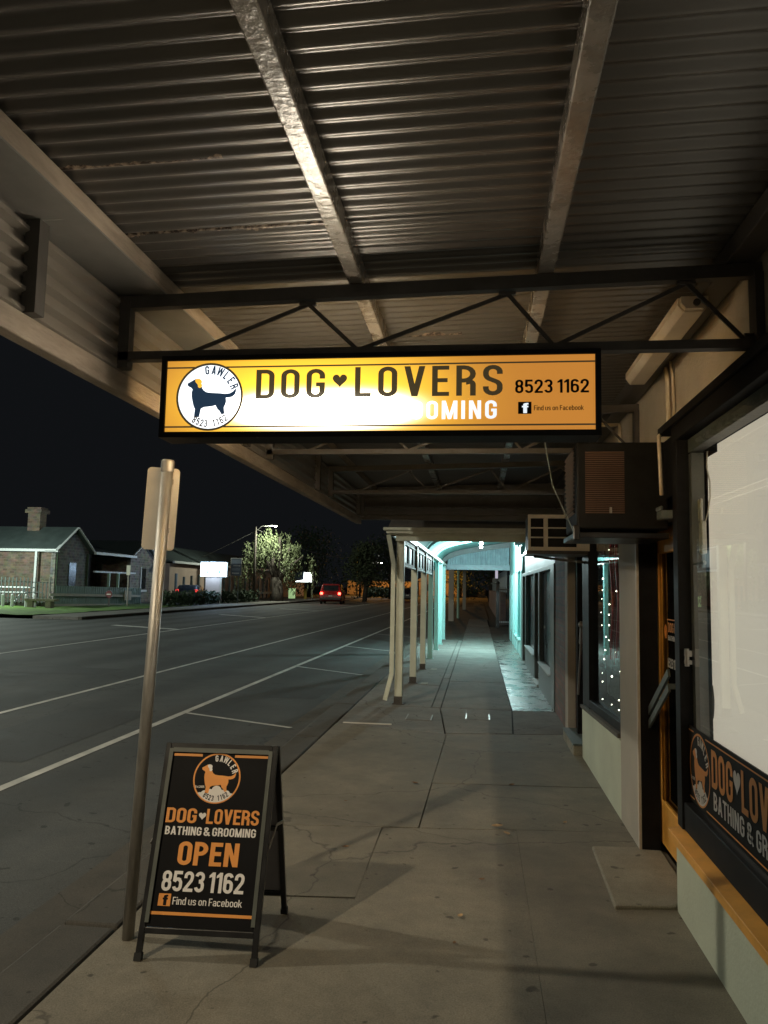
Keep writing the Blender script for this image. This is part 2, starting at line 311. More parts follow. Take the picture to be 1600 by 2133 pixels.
class Decal:
    """flat lettering and artwork laid on a panel: o + U*u + V*v, lifted along N by layers"""
    def __init__(s, o, U, V, N, lift=.0015): s.o = Vector(o); s.U = Vector(U); s.V = Vector(V); s.N = Vector(N); s.lift = lift; s.k = 0; s.m = {}; s.grp = 0; s.n = 0
    def poly(s, key, pts, bump=True):
        if bump: s.k += 1
        mb = s.m.setdefault((key, s.grp), MB())
        d = s.lift + s.k * .00004
        mb.add([s.o + s.U * p[0] + s.V * p[1] + s.N * d for p in pts], [tuple(range(len(pts)))])
    def text(s, key, txt, u0, v0, u1, v1, t=.15, gap=.085, space=.2):
        s.n += 1; g0 = s.grp
        if not s.grp: s.grp = s.n
        gl = []; x = 0
        for c in txt:
            if c == ' ': x += space; continue
            if c == '~':
                gl.append((x, None)); x += .52 + gap; continue
            wd, ls = glyph(c, t); gl.append((x, ls)); x += wd + gap
        x -= gap; su = (u1 - u0) / x; sv = v1 - v0
        for gx, ls in gl:
            if ls is None: continue
            for lay in ls:
                s.k += 1
                for pg in lay: s.poly(key, [(u0 + (gx + p[0]) * su, v0 + p[1] * sv) for p in pg], False)
            s.k -= len(ls)
        s.k += 4; s.grp = g0
    def arctext(s, key, txt, cu, cv, rad, a0, a1, size, t=.15, bottom=False, cond=.9):
        n = len(txt)
        for i, c in enumerate(txt):
            if c == ' ': continue
            an = R(a0 + (a1 - a0) * i / (n - 1)); wd, ls = glyph(c, t); rot = an + math.pi / 2 if bottom else an - math.pi / 2
            ca, sa = math.cos(rot), math.sin(rot); bx, by = cu + rad * math.cos(an), cv + rad * math.sin(an)
            for lay in ls:
                s.k += 1
                for pg in lay:
                    q = []
                    for p in pg:
                        x = (p[0] - wd / 2) * size * cond; y = (p[1] - .5) * size; q.append((bx + x * ca - y * sa, by + x * sa + y * ca))
                    s.poly(key, q, False)
            s.k -= len(ls)
        s.k += 4
    def rect(s, key, u0, v0, u1, v1, own=True):
        g0 = s.grp; s.n += 1; s.grp = g0 or -s.n; s.poly(key, [(u0, v0), (u1, v0), (u1, v1), (u0, v1)]); s.grp = g0
    def disc(s, key, cu, cv, r, n=48): s.poly(key, [(cu + r * math.cos(2 * math.pi * i / n), cv + r * math.sin(2 * math.pi * i / n)) for i in range(n)])
    def heart(s, key, cu, cv, wd, ht):
        p = []
        for i in range(40):
            t = 2 * math.pi * i / 40; p.append((cu + wd / 2 * math.sin(t) ** 3, cv + ht * (.8125 * math.cos(t) - .3125 * math.cos(2 * t) - .125 * math.cos(3 * t) - .0625 * math.cos(4 * t)) / 1.9 + ht * .06))
        s.poly(key, p)
    def emblem(s, cu, cv, r, ring, disc, dog, cap, foam, word, number, est=True):
        s.grp = 'emblem'; s.disc(ring, cu, cv, r); s.disc(disc, cu, cv, r * .935); s.k += 1
        q = lambda pts: [(cu + (x - 785) / 212 * r, cv + (427 - y) / 226 * r) for x, y in pts]
        if foam:                                                     # suds along the bottom
            cs = ((650, 590, 34), (690, 572, 34), (735, 560, 36), (795, 538, 44), (845, 558, 30), (885, 566, 34), (925, 586, 30)); xs_ = [622 + i * 3.4 for i in range(98)]
            top = [(x, min([by - math.sqrt(br * br - (x - bx) ** 2) for bx, by, br in cs if abs(x - bx) < br] or [590])) for x in xs_]
            poly = [p for p in q(top) if math.hypot(p[0] - cu, p[1] - cv) < r * .945]
            a0 = math.atan2(poly[-1][1] - cv, poly[-1][0] - cu); a1 = math.atan2(poly[0][1] - cv, poly[0][0] - cu) 
            if a0 > 0: a0 -= 2 * math.pi
            if a1 > 0: a1 -= 2 * math.pi
            poly += [(cu + r * .95 * math.cos(a0 + (a1 - a0) * i / 16), cv + r * .95 * math.sin(a0 + (a1 - a0) * i / 16)) for i in range(17)]
            s.poly(foam, poly)
        s.poly(dog, q([(645, 352), (642, 337), (660, 327), (674, 318), (690, 308), (706, 306), (722, 318), (730, 340), (737, 368), (748, 385), (768, 397), (800, 401), (850, 404), (885, 408), (912, 405), (932, 394), (944, 380), (951, 366), (953, 392), (946, 414), (930, 428), (908, 434), (890, 434), (893, 460), (888, 480), (880, 498), (882, 520), (886, 540), (866, 546), (852, 522), (838, 508), (826, 484), (806, 490), (780, 493), (752, 496), (734, 506), (730, 530), (724, 562), (692, 562), (694, 532), (696, 508), (686, 486), (678, 454), (672, 424), (671, 396), (676, 378), (668, 366), (656, 360)]))
        s.poly(cap, q([(690, 312), (702, 306), (716, 306), (730, 314), (735, 328), (731, 338), (737, 350), (731, 364), (718, 368), (710, 360), (708, 346), (700, 336), (692, 326)]))
        s.arctext(word, 'GAWLER', cu, cv, r * .79, 97, 22, r * .26, .18)
        s.arctext(number, '8523 1162', cu, cv, r * .79, 238, 308, r * .21, .17, True)
        if est: s.text(word, 'Est.2005', cu - r * .86, cv - r * .40, cu - r * .48, cv - r * .31, .15)
        s.grp = 0
    def build(s, mats, parent, names):
        for (k, g), mb in s.m.items(): part('emblem' if g == 'emblem' else 'heart' if g == 0 else 'lettering' if g > 0 else 'stripe', mb, mats[k], parent)

# ------------------------------------------------------------------ shared materials
M = dict(
    roof=None,
    beam=mat('grey painted steel', (.17, .152, .13), .27, 0, .35, 7, .35, 38, spec=.8),
    timber=mat('weathered tan timber', (.34, .28, .22), .75, 0, .3, 5, .5, 30, stretch=(3, .6, 3)),
    fascia=mat('cream steel cladding', (.25, .225, .195), .30, .25, .08, 1.2, rv=.03),
    darkmetal=mat('dark painted steel', (.06, .055, .05), .5, 0, .25, 6, .1, 40),
    soffit=mat('grey gutter sheet', (.16, .155, .145), .5, 0, .2, 3),
    black=mat('black gloss paint', (.012, .012, .013), .32, 0, .3, 8),
    frameblack=mat('satin black paint', (.012, .012, .013), .6, 0, .3, 8, spec=.12),
    blackmatt=mat('black panel', (.010, .010, .010), .6, 0, .3, 8, spec=.12),
    galv=mat('galvanised steel', (.34, .325, .30), .46, .7, .2, 14, .15, 50, stretch=(3, 3, .5)),
    alu=mat('bare sign back', (.62, .58, .52), .5, .25, .08, 6),
    wallcream=mat('cream render', (.46, .41, .33), .85, 0, .12, 2.2, .25, 60),
    sage=mat('pale sage paint', (.54, .57, .45), .75, 0, .1, 1.6, .25, 55),
    tan=mat('beige painted render', (.42, .38, .32), .8, 0, .1, 1.5, .2, 55),
    orange=mat('ochre paint', (.72, .34, .06), .5, 0, .18, 5, .1, 40),
    orangegraphic=mat('orange vinyl', (.80, .32, .07), .45, 0, .04, 5),
    whitegraphic=mat('white vinyl', (.78, .75, .74), .45, 0, .04, 5),
    blackgraphic=mat('black vinyl', (.007, .007, .008), .5, 0, .1, 5, spec=.12),
    greyframe=mat('grey green sign frame', (.085, .095, .085), .45, 0, .15, 6),
    white=mat('white enamel', (.62, .59, .54), .5, 0, .1, 5),
    offwhite=mat('off white plastic', (.55, .50, .42), .5, 0, .12, 5),
    conduit=mat('cream conduit', (.60, .53, .40), .5, 0, .1, 8),
    postcream=mat('cream gloss timber', (.64, .67, .57), .45, 0, .1, 4),
    mint=mat('mint green paint', (.30, .58, .56), .5, 0, .08, 2.5),
    mintdark=mat('pale green paint', (.30, .45, .34), .55, 0, .1, 3),
    steelgrey=mat('dark grey green paint', (.12, .15, .15), .5, 0, .15, 4),
    tealpanel=mat('blue grey corrugated iron', (.22, .33, .37), .45, 0, .15, 5),
    brownbrick=brick_mat('red brown brick', (.20, .075, .045), (.14, .055, .035), (.12, .09, .075), .24, .086),
    stone=brick_mat('rough bluestone', (.21, .19, .165), (.10, .092, .085), (.23, .21, .185), .42, .2, msize=.022),
    redstone=brick_mat('brown stone', (.20, .13, .08), (.10, .07, .045), (.16, .12, .09), .34, .16, msize=.018),
    palestone=mat('pale pink render', (.40, .31, .26), .85, 0, .15, .5, .2, 20),
    trim=mat('white house trim', (.6, .64, .66), .55, 0, .08, 4),
    slate=mat('dark green roof iron', (.075, .10, .10), .5, 0, .15, 2),
    darkwin=mat('dark window glass', (.012, .015, .018), .3, 0, .2, 3, spec=.25),
    fencegreen=mat('green fence iron', (.20, .30, .27), .5, 0, .12, 2),
    palerail=mat('pale fence rail', (.55, .52, .44), .6, 0, .1, 4),
    bark=mat('dark bark', (.07, .058, .048), .95, 0, .4, 6, .8, 14),
    tyre=mat('tyre rubber', (.015, .015, .015), .85, 0, .2, 6),
    carred=mat('red car paint', (.20, .012, .012), .28, .1, .05, 3, coat=.6),
    cardark=mat('dark car paint', (.03, .033, .038), .28, .2, .05, 3, coat=.6),
    leafbrown=mat('dry leaf', (.16, .085, .04), .8, 0, .4, 60),
    leafpale=mat('pale dry leaf', (.40, .27, .15), .8, 0, .35, 60),
    red=mat('red paint', (.30, .02, .035), .45, 0, .1, 4),
    hedge=mat('hedge leaves', (.035, .06, .03), .8, 0, .5, 5),
    leafgreen=mat('grey green leaves', (.13, .155, .075), .7, 0, .4, 2),
    leafdark=mat('dark green leaves', (.055, .07, .035), .8, 0, .4, 2),
    grass=mat('lawn', (.10, .20, .035), .9, 0, .45, 1.6, .6, 30),
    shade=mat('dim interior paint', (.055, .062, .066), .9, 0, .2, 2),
    yellow=mat('yellow paint', (.5, .36, .05), .5), signblue=mat('blue grey sign board', (.10, .13, .19), .5),
    concrete=ground_mat('footpath concrete', (.250, .226, .178), (.138, .125, .102), .82, .32, .0, 3.0, .22),
    concrete2=ground_mat('path concrete', (.25, .24, .22), (.165, .158, .145), .9, .3, .0, 11.0, .2),
    kerb=ground_mat('kerb concrete', (.115, .104, .088), (.06, .056, .05), .85, .35, 0, 5.0, .3),
    step=ground_mat('step concrete', (.34, .315, .25), (.24, .22, .175), .85, .28, 0, 8.0, .3),
    wetpath=ground_mat('worn sealed concrete', (.19, .18, .16), (.09, .088, .08), .48, .25, .22, 17.0, .6),
    asphalt=ground_mat('asphalt', (.075, .078, .077), (.05, .052, .052), .86, .6, .02, 0.0, .35, .28, True),
    joint=mat('joint dirt', (.02, .018, .015), .95),
    paint=mat('worn road paint', (.62, .61, .57), .7, 0, .25, 3, .3, 60, col2=(.36, .36, .34)),
    soil=mat('dark soil', (.045, .043, .038), .95, 0, .4, .3),
)
# corrugated roof: painted iron with bare rust along two laps
def roof_mat():
    m = mat('painted corrugated iron', (.105, .098, .089), .32, .4, .12, 1.2, 0, 45, spec=.9, rv=.03); n = m.node_tree.nodes; l = m.node_tree.links; b = n['Principled BSDF']
    tc = n.new('ShaderNodeTexCoord'); sp = n.new('ShaderNodeSeparateXYZ'); l.new(tc.outputs['Object'], sp.inputs[0])
    nz = n.new('ShaderNodeTexNoise'); nz.inputs['Scale'].default_value = 7; nz.inputs['Detail'].default_value = 8; nz.inputs['Roughness'].default_value = .7; l.new(tc.outputs['Object'], nz.inputs['Vector'])
    def mth(op, a, c):
        x = n.new('ShaderNodeMath'); x.operation = op
        for i, v in enumerate((a, c)):
            if isinstance(v, (int, float)): x.inputs[i].default_value = v
            else: l.new(v, x.inputs[i])
        return x.outputs[0]
    fac = None
    for (yc, hw, xa, xb) in ((2.275, .020, -1.4, -.83), (2.765, .026, -1.4, -.60), (4.1, .03, -.4, -.1)):
        d = mth('ABSOLUTE', mth('SUBTRACT', sp.outputs['Y'], yc), 0); wob = mth('MULTIPLY', mth('SUBTRACT', nz.outputs['Fac'], .35), hw * 3.2)
        k = mth('MULTIPLY', mth('LESS_THAN', d, wob), mth('MULTIPLY', mth('GREATER_THAN', sp.outputs['X'], xa), mth('LESS_THAN', sp.outputs['X'], xb)))
        fac = k if fac is None else mth('MAXIMUM', fac, k)
    old = b.inputs['Base Color'].links[0].from_socket
    rc = n.new('ShaderNodeValToRGB'); rc.color_ramp.elements[0].position = .42; rc.color_ramp.elements[1].position = .6; rc.color_ramp.elements[0].color = (.035, .022, .015, 1); rc.color_ramp.elements[1].color = (.42, .33, .25, 1)
    n2 = n.new('ShaderNodeTexNoise'); n2.inputs['Scale'].default_value = 45; n2.inputs['Detail'].default_value = 6; l.new(tc.outputs['Object'], n2.inputs['Vector']); l.new(n2.outputs['Fac'], rc.inputs['Fac'])
    x = n.new('ShaderNodeMix'); x.data_type = 'RGBA'; l.new(fac, x.inputs[0]); l.new(old, x.inputs[6]); l.new(rc.outputs['Color'], x.inputs[7]); l.new(x.outputs[2], b.inputs['Base Color'])
    return m
M['roof'] = roof_mat()

# ================================================================== SETTING
struct('ground', MB().quad((-600, -300, -.24), (600, -300, -.24), (600, 900, -.24), (-600, 900, -.24)), M['soil'])
RZ = -.12
struct('road', MB().quad((-18.0, -60, RZ), (-2.36, -60, RZ), (-2.36, 400, RZ), (-18.0, 400, RZ)), M['asphalt'])
struct('side_street', MB().quad((-60, 18, RZ - .004), (-17.9, 18, RZ - .004), (-17.9, 33.5, RZ - .004), (-60, 33.5, RZ - .004)), M['asphalt'])
struct('gutter', MB().add([(-2.36, -60, RZ), (-2.0, -60, RZ - .02), (-2.0, 200, RZ - .02), (-2.36, 200, RZ)], [(0, 1, 2, 3)]), M['kerb'])
kb = MB()
y = -20.3
while y < 120:
    kb.box(-2.0, -1.715, y, y + 2.38, -.2, 0.0); y += 2.4
struct('kerb', kb, M['kerb'], bevel=.018)
fk = MB()
for (a, b_) in ((-60, 18), (33.5, 400)): fk.box(-18.2, -18.0, a, b_, -.24, .02)
struct('far_kerb', fk, M['kerb'], bevel=.02)
struct('far_footpath', MB().box(-20.4, -18.2, 33.5, 400, -.24, .015), M['concrete2'])
# footpath: separate poured slabs over a dirt bed, with open joints
struct('footpath_bed', MB().quad((-1.72, -20, -.03), (1.6, -20, -.03), (1.6, 300, -.03), (-1.72, 300, -.03)), M['joint'])
def slabs(polys, dz=0.0, g=.006):
    mb = MB()
    for p in polys:
        c = Vector((sum(q[0] for q in p) / len(p), sum(q[1] for q in p) / len(p), 0)); q2 = []
        for q in p:
            d = Vector((q[0], q[1], 0)) - c; s_ = max(0, 1 - g / max(.2, d.length) * 1.4); e = c + d * s_; q2.append((e.x, e.y))
        z = dz + random.uniform(-.002, .002)
        mb.prism(q2, lambda v, t: (v[0], v[1], t), -.08, z)
    return mb
J1 = lambda x: 5.5 + .115 * (x + .24)
near = [[(-1.70, -3), (-.63, -3), (-.63, .9), (-1.70, .9)], [(-1.70, .9), (-.63, .9), (-.635, 4.22), (-1.70, 4.12)], [(-1.70, 4.12), (-.635, 4.22), (-.645, J1(-.645)), (-1.70, J1(-1.7))],
        [(-.63, -3), (.27, -3), (.27, J1(.27)), (-.645, J1(-.645))], [(.27, -3), (1.2, -3), (1.2, J1(1.2)), (.27, J1(.27))],
        [(-1.70, J1(-1.7)), (-.40, J1(-.4)), (-.35, 8.95), (-1.70, 9.36)],
        [(-.40, J1(-.4)), (1.2, J1(1.2)), (1.2, 6.85), (-.385, 6.72)], [(-.385, 6.72), (1.2, 6.85), (1.2, 9.24), (-.35, 8.96)]]
struct('footpath', slabs(near), M['concrete'])
far = []
rowsL = [9.02, 10.7, 13.2, 15.8, 18.3, 20.9, 23.4, 26]
far.append([(-1.70, 9.37), (-.37, 8.97), (-.52, 10.85), (-1.70, 10.85)]); far.append([(-.36, 8.99), (.40, 9.13), (.46, 10.85), (-.51, 10.85)]); far.append([(.41, 9.13), (1.2, 9.25), (1.2, 10.85), (.47, 10.85)])
for a, b_ in ((10.86, 13.3), (13.3, 16), (16, 18.6), (18.6, 21.3), (21.3, 25.0)): far.append([(-1.70, a), (-.64, a), (-.64, b_), (-1.70, b_)])
far += [[(-.628, 10.87 + k * 3.5), (-.512, 10.87 + k * 3.5), (-.512, 14.36 + k * 3.5), (-.628, 14.36 + k * 3.5)] for k in range(4)]
for k in range(20): far.append([(-.50, 10.86 + k * 1.55), (.46, 10.86 + k * 1.55), (.46, 10.86 + (k + 1) * 1.55), (-.50, 10.86 + (k + 1) * 1.55)])
struct('path', slabs(far), M['concrete2'])
struct('shopfront_apron', slabs([[(.47, 10.86), (1.2, 10.86), (1.2, 15.5), (.47, 15.5)], [(.47, 15.5), (1.2, 15.5), (1.2, 25.3), (.47, 25.3)]], 0), M['wetpath'])
struct('far_path', slabs([[(-1.70, 25.05), (-.5, 25.05), (-.5, 70), (-1.70, 70)], [(.46, 25.4), (3, 25.4), (3, 34), (.46, 34)], [(-.5, 41.9), (.55, 41.9), (.55, 90), (-.5, 90)]], -.004), M['kerb'])
# road paint
def line(pts, wd, mb):
    for a, b_ in zip(pts, pts[1:]):
        d = Vector((b_[0] - a[0], b_[1] - a[1], 0)).normalized(); n_ = Vector((-d.y, d.x, 0)) * wd / 2; z = RZ + .004
        mb.quad((a[0] - n_.x, a[1] - n_.y, z), (a[0] + n_.x, a[1] + n_.y, z), (b_[0] + n_.x, b_[1] + n_.y, z), (b_[0] - n_.x, b_[1] - n_.y, z))
rp = MB()
line([(-4.08, -20), (-4.02, 6.5), (-3.86, 34), (-3.7, 120)], .10, rp); line([(-6.45, -20), (-6.3, 10), (-6.08, 42), (-5.9, 130)], .09, rp)
line([(-11.5, -5), (-11.38, 17.5), (-11.22, 45), (-10.9, 74), (-10.7, 130)], .09, rp)
for a, b_ in (((-3.96, 10.32), (-2.3, 9.56)), ((-3.95, 16.69), (-2.3, 15.47)), ((-3.9, 22.67), (-2.3, 21.32)), ((-3.9, 29), (-2.3, 27.5)), ((-3.85, 35.3), (-2.3, 33.7)), ((-3.97, 4.0), (-2.3, 3.3))): line([a, b_], .07, rp)
for a, b_ in (((-14.8, 30.1), (-11.4, 28.4)), ((-14.73, 43.1), (-11.25, 40.3)), ((-14.6, 56.07), (-11.2, 53.6)), ((-13.4, 75.8), (-10.9, 73.8))): line([a, b_], .32, rp)
struct('road_patch', MB().quad((-5.6, 7.2, RZ + .002), (-4.4, 7.2, RZ + .002), (-4.4, 10.4, RZ + .002), (-5.6, 10.1, RZ + .002)).quad((-9.2, 14, RZ + .002), (-7.2, 14, RZ + .002), (-7.1, 15.1, RZ + .002), (-9.2, 15.2, RZ + .002)).quad((-3.4, 12, RZ + .002), (-2.5, 12, RZ + .002), (-2.5, 13.4, RZ + .002), (-3.4, 13.3, RZ + .002)), ground_mat('patch asphalt', (.045, .046, .046), (.035, .035, .035), .8, .6, .0, 4.0, .35))
struct('road_marking', rp, M['paint'])
# lawn verge across the road
gv = MB(); NX = 26; NY = 22
gp = [(-40 + 19.2 * i / NX, 34 + 21 * j / NY, .02 + .25 * max(0, (1 - i / NX)) + random.uniform(-.02, .02)) for j in range(NY + 1) for i in range(NX + 1)]
gv.add(gp, [(j * (NX + 1) + i, j * (NX + 1) + i + 1, (j + 1) * (NX + 1) + i + 1, (j + 1) * (NX + 1) + i) for j in range(NY) for i in range(NX)])
tag(part('grass', gv, M['grass'], loc=(0, 0, 0), smooth=True), kind='stuff')
struct('verge', MB().box(-60, -20.4, 55, 140, -.24, .0), M['soil'])

# ================================================================== OUR VERANDAH (corrugated canopy over the footpath)
vz = lambda x: .025 * (x + .1)
ver = thing('verandah', 'corrugated iron shop verandah with steel trusses and clad fascia over the near footpath', 'verandah')
prof = []
yy = -3.5; PIT = .0762
while yy < 10.3:
    prof.append((yy, .0085 * math.cos(2 * math.pi * (yy - 1.815) / PIT))); yy += PIT / 12
p1_ = [p for p in prof if p[0] <= 2.765]; p2_ = [(p[0], p[1] + .007) for p in prof if p[0] > 2.765]
part('roof_sheet', MB().sheet(p1_ + [(p1_[-1][0] + .001, p1_[-1][1])] + [(p1_[-1][0] + .0015, p1_[-1][1] + .012)] + p2_, lambda p, t: (t, p[0], 3.045 + vz(t) - p[1]), [-1.44, -.9, -.3, .3, .8, 1.13]), M['roof'], ver, True)
part('dark_infill', MB().box(-1.6, 1.1, 10.285, 10.32, 2.55, 3.1).box(-1.6, 1.1, 10.25, 10.284, 2.55, 2.60).box(-1.6, 1.1, 10.25, 10.284, 2.72, 2.745), M['darkmetal'], ver)  # dark board added to keep the open canopy end dark
def purlin(x0, x1, m, dep=.09):
    z = 2.95 + vz((x0 + x1) / 2)
    return part('purlin', MB().box(x0, x1, -3.5, 10.28, z, z + dep - .004), m, ver, bevel=.006)
purlin(-.562, -.497, M['beam']); purlin(.235, .302, M['beam']); purlin(.985, 1.10, M['darkmetal'], .085)
part('edge_beam', MB().box(-1.44, -1.375, -3.5, 10.28, 2.92, 3.0), M['timber'], ver, bevel=.006)
part('flange', MB().box(-1.452, -1.372, -3.5, 10.28, 2.912, 2.9195), M['soffit'], ver)
gs = MB()
yy = -3.5
while yy < 10.2: gs.box(-1.62, -1.4525, yy, min(yy + 1.186, 10.28), 2.9225, 2.9265); yy += 1.19
part('gutter_soffit', gs, M['soffit'], ver)
# fascia cladding: flat sheet with raised ribs running along the street
fp = [(-1.612, 2.925)]
for k in range(5):
    z = 2.895 - k * .073; fp += [(-1.612, z), (-1.582, z - .002), (-1.582, z - .016), (-1.612, z - .030)]
fp += [(-1.612, 2.52)]
fs = MB().sheet(fp, lambda p, t: (p[0], t, p[1]), [-3.5, 0, 3, 6, 10.28]).sheet([(p[0] - .03, p[1]) for p in fp], lambda p, t: (p[0], t, p[1]), [-3.5, 0, 3, 6, 10.28])
part('fascia_sheet', fs, M['fascia'], ver)
part('fascia_rail', MB().box(-1.65, -1.585, -3.5, 10.28, 2.49, 2.58), M['timber'], ver, bevel=.006)
for yp in (.3, 2.43, 4.95, 7.3, 9.9): part('fascia_post', MB().box(-1.598, -1.545, yp, yp + .06, 2.5805, 2.921), M['darkmetal'], ver)
for yt in (.75, 3.15, 5.55, 7.95, 10.22):
    tr = part('truss', MB().bar((-1.58, yt, 2.917 + vz(-1.58)), (1.12, yt, 2.917 + vz(1.12)), .045, .055), M['darkmetal'], ver)
    tc_ = MB().bar((-1.58, yt, 2.638), (1.10, yt, 2.642), .05, .037); part('tie', tc_, M['darkmetal'], tr)
    pts = [(-1.27, 2.652), (-.74, 2.875 + vz(-.74)), (-.52, 2.652), (.11, 2.875 + vz(.11)), (.30, 2.652), (.83, 2.88 + vz(.83)), (1.06, 2.65)]
    wb = MB()
    for i, (a, b_) in enumerate(zip(pts, pts[1:])): wb.bar((a[0], yt + .006 * (-1) ** i, a[1]), (b_[0], yt + .006 * (-1) ** i, b_[1]), .008, .017)
    for (x, z) in pts[1:-1]: wb.box(x - .035, x + .035, yt - .014, yt + .014, z - .006, z + .006)
    part('web', wb, M['darkmetal'], tr)
    part('end_plate', MB().box(-1.584, -1.535, yt - .025, yt + .025, 2.585, 2.91), M['darkmetal'], tr)
    part('wall_bracket', MB().box(1.085, 1.118, yt - .04, yt + .04, 2.55, 2.93).tube([(1.05, yt, 2.675), (1.085, yt, 2.675)], .016, 8), M['darkmetal'], tr)

# ================================================================== ILLUMINATED SIGN hung from the truss
SX0, SX1, SZ0, SZ1, SY = -1.335, .458, 2.288, 2.598, 3.08
sg = thing('hanging_sign', 'amber backlit lightbox sign hanging from the verandah truss', 'sign', ((SX0 + SX1) / 2, SY + .08, (SZ0 + SZ1) / 2))
cb_ = MB(); D = .15
cb_.box(SX0 - .022, SX1 + .022, SY, SY + D, SZ1, SZ1 + .02).box(SX0 - .022, SX1 + .022, SY, SY + D, SZ0 - .024, SZ0)
cb_.box(SX0 - .022, SX0, SY, SY + D, SZ0, SZ1).box(SX1, SX1 + .022, SY, SY + D, SZ0, SZ1)
part('cabinet', cb_, M['blackmatt'], sg)
SB, SH = .62, 85.0
A_ = (.68, .27, .045)
Mface = backlit('amber acrylic', A_, SB, SH); Mwhite = backlit('white acrylic', (.80, .88, .95), SB * 1.3, SH * .8, halo_c=(.9, .92, .95))
Mdark = backlit('dark vinyl on acrylic', (.075, .055, .025), SB, SH * .012, .7, .9, (.075, .055, .025)); Mnavy = backlit('navy vinyl on acrylic', (.02, .045, .085), SB, .3, .8, .5, (.02, .045, .085))  # faint letter glow imitates glare and light seeping through the vinyl
part('face', MB().box(SX0, SX1, SY + .012, SY + .018, SZ0, SZ1), Mface, sg)
part('back_face', MB().box(SX0, SX1, SY + D - .018, SY + D - .012, SZ0, SZ1), backlit('amber acrylic back', (.95, .50, .15), 4.2, 110, halo_k=1.2), sg)
W_, H_ = SX1 - SX0, SZ1 - SZ0
dc = Decal((SX0, SY + .012, SZ0), (W_, 0, 0), (0, 0, W_), (0, -1, 0)); hv = H_ / W_      # unit = sign width
def sx(x): return (x - 45) / 1512.0
def sy(y): return (320 - y) / 262.0 * hv
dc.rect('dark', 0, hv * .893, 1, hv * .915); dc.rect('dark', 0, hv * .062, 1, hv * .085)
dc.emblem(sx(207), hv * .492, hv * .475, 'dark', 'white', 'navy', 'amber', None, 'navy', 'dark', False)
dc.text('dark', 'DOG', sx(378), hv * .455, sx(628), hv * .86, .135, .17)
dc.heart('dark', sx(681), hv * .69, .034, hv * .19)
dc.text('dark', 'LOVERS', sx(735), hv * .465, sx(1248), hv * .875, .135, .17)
dc.text('white', 'BATHING & GROOMING', sx(378), hv * .155, sx(1228), hv * .40, .15, .17)
dc.text('black', '8523 1162', sx(1290), hv * .49, sx(1536), hv * .67, .15, .08)
dc.rect('black', sx(1300), hv * .215, sx(1345), hv * .375); dc.text('white', 'f', sx(1313), hv * .225, sx(1335), hv * .36, .16)
dc.text('black', 'Find us on Facebook', sx(1353), hv * .26, sx(1518), hv * .325, .12, .07)
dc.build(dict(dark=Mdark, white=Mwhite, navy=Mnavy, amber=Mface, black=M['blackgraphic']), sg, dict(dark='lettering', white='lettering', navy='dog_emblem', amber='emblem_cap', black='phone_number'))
for x in (-1.1, -.45, .2): part('hanger', MB().box(x - .012, x + .012, SY + .06, SY + .085, SZ1 + .0205, 2.6195), M['darkmetal'], sg)

# ================================================================== A-FRAME SIGN
afr = thing('sandwich_board', 'black folding A-frame sign board standing on the footpath by the kerb', 'sign', (-1.2, 3.67, 0))
bl = Vector((-1.485, 3.39, 0)); br_ = Vector((-.945, 3.42, 0)); tl = Vector((-1.482, 3.635, .875)); U = (br_ - bl).normalized(); V = (tl - bl).normalized(); N = U.cross(V).normalized(); AW = (br_ - bl).length; AL = .918
fb = MB(); tk = .026
for (a, b_, c, d) in ((0, tk, 0, AL), (AW - tk, AW, 0, AL), (tk, AW - tk, AL - tk, AL), (tk, AW - tk, .105, .105 + tk)): fb.frame_box(bl, U, V, N, a, b_, c, d, -.012, .012)
part('front_frame', fb, M['black'], afr, bevel=.003)
ff = MB()
for (a, b_, c, d) in ((tk - .004, tk + .014, .15, AL - tk), (AW - tk - .014, AW - tk + .004, .15, AL - tk), (tk + .014, AW - tk - .014, AL - tk - .016, AL - tk + .004)): ff.frame_box(bl, U, V, N, a, b_, c, d, .0125, .016)
part('retaining_strip', ff, M['greyframe'], afr)
part('front_panel', MB().frame_box(bl, U, V, N, tk + .001, AW - tk - .001, .132, AL - tk - .001, -.004, .004), M['blackgraphic'], afr)
# back leaf
tb = Vector((-1.482, 3.665, .875)); bb = Vector((-1.49, 3.945, 0)); V2 = (tb - bb).normalized(); N2 = -U.cross(V2).normalized()
fb = MB()
for (a, b_, c, d) in ((0, tk, 0, AL), (AW - tk, AW, 0, AL), (tk, AW - tk, AL - tk, AL), (tk, AW - tk, .105, .105 + tk)): fb.frame_box(bb, U, V2, N2, a, b_, c, d, -.012, .012)
fb.frame_box(bb, U, V2, N2, tk, AW - tk, .47, .47 + tk, -.012, .012)
part('back_frame', fb, M['black'], afr, bevel=.003)
part('back_panel', MB().frame_box(bb, U, V2, N2, tk + .001, AW - tk - .001, .132, .469, -.003, .003).frame_box(bb, U, V2, N2, tk + .001, AW - tk - .001, .497, AL - tk - .001, -.003, .003), mat('grey corflute', (.2, .19, .2), .6), afr)
for u in (AW + .004, -.008):
    p1 = bl + U * u + V * .47; p2 = bb + U * u + V2 * .52; md = (p1 + p2) / 2 + Vector((0, 0, .045)); part('hinge_stay', MB().bar(p1, md, .004, .014).bar(md, p2, .004, .014), M['galv'], afr)
for o_, v_, n_ in ((bl, V, N), (bb, V2, N2)):
    for u in (0, AW - tk): part('rubber_foot', MB().frame_box(o_, U, v_, n_, u - .003, u + tk + .003, -.002, .03, -.015, .015), M['tyre'], afr)
PW = AW - 2 * tk; PH0 = .132; PH = AL - tk - .001 - PH0
dc = Decal(bl + U * tk + V * PH0 + N * .004, U, V, N)
pv = lambda v: PH * (1 - v); pu = lambda u: PW * u
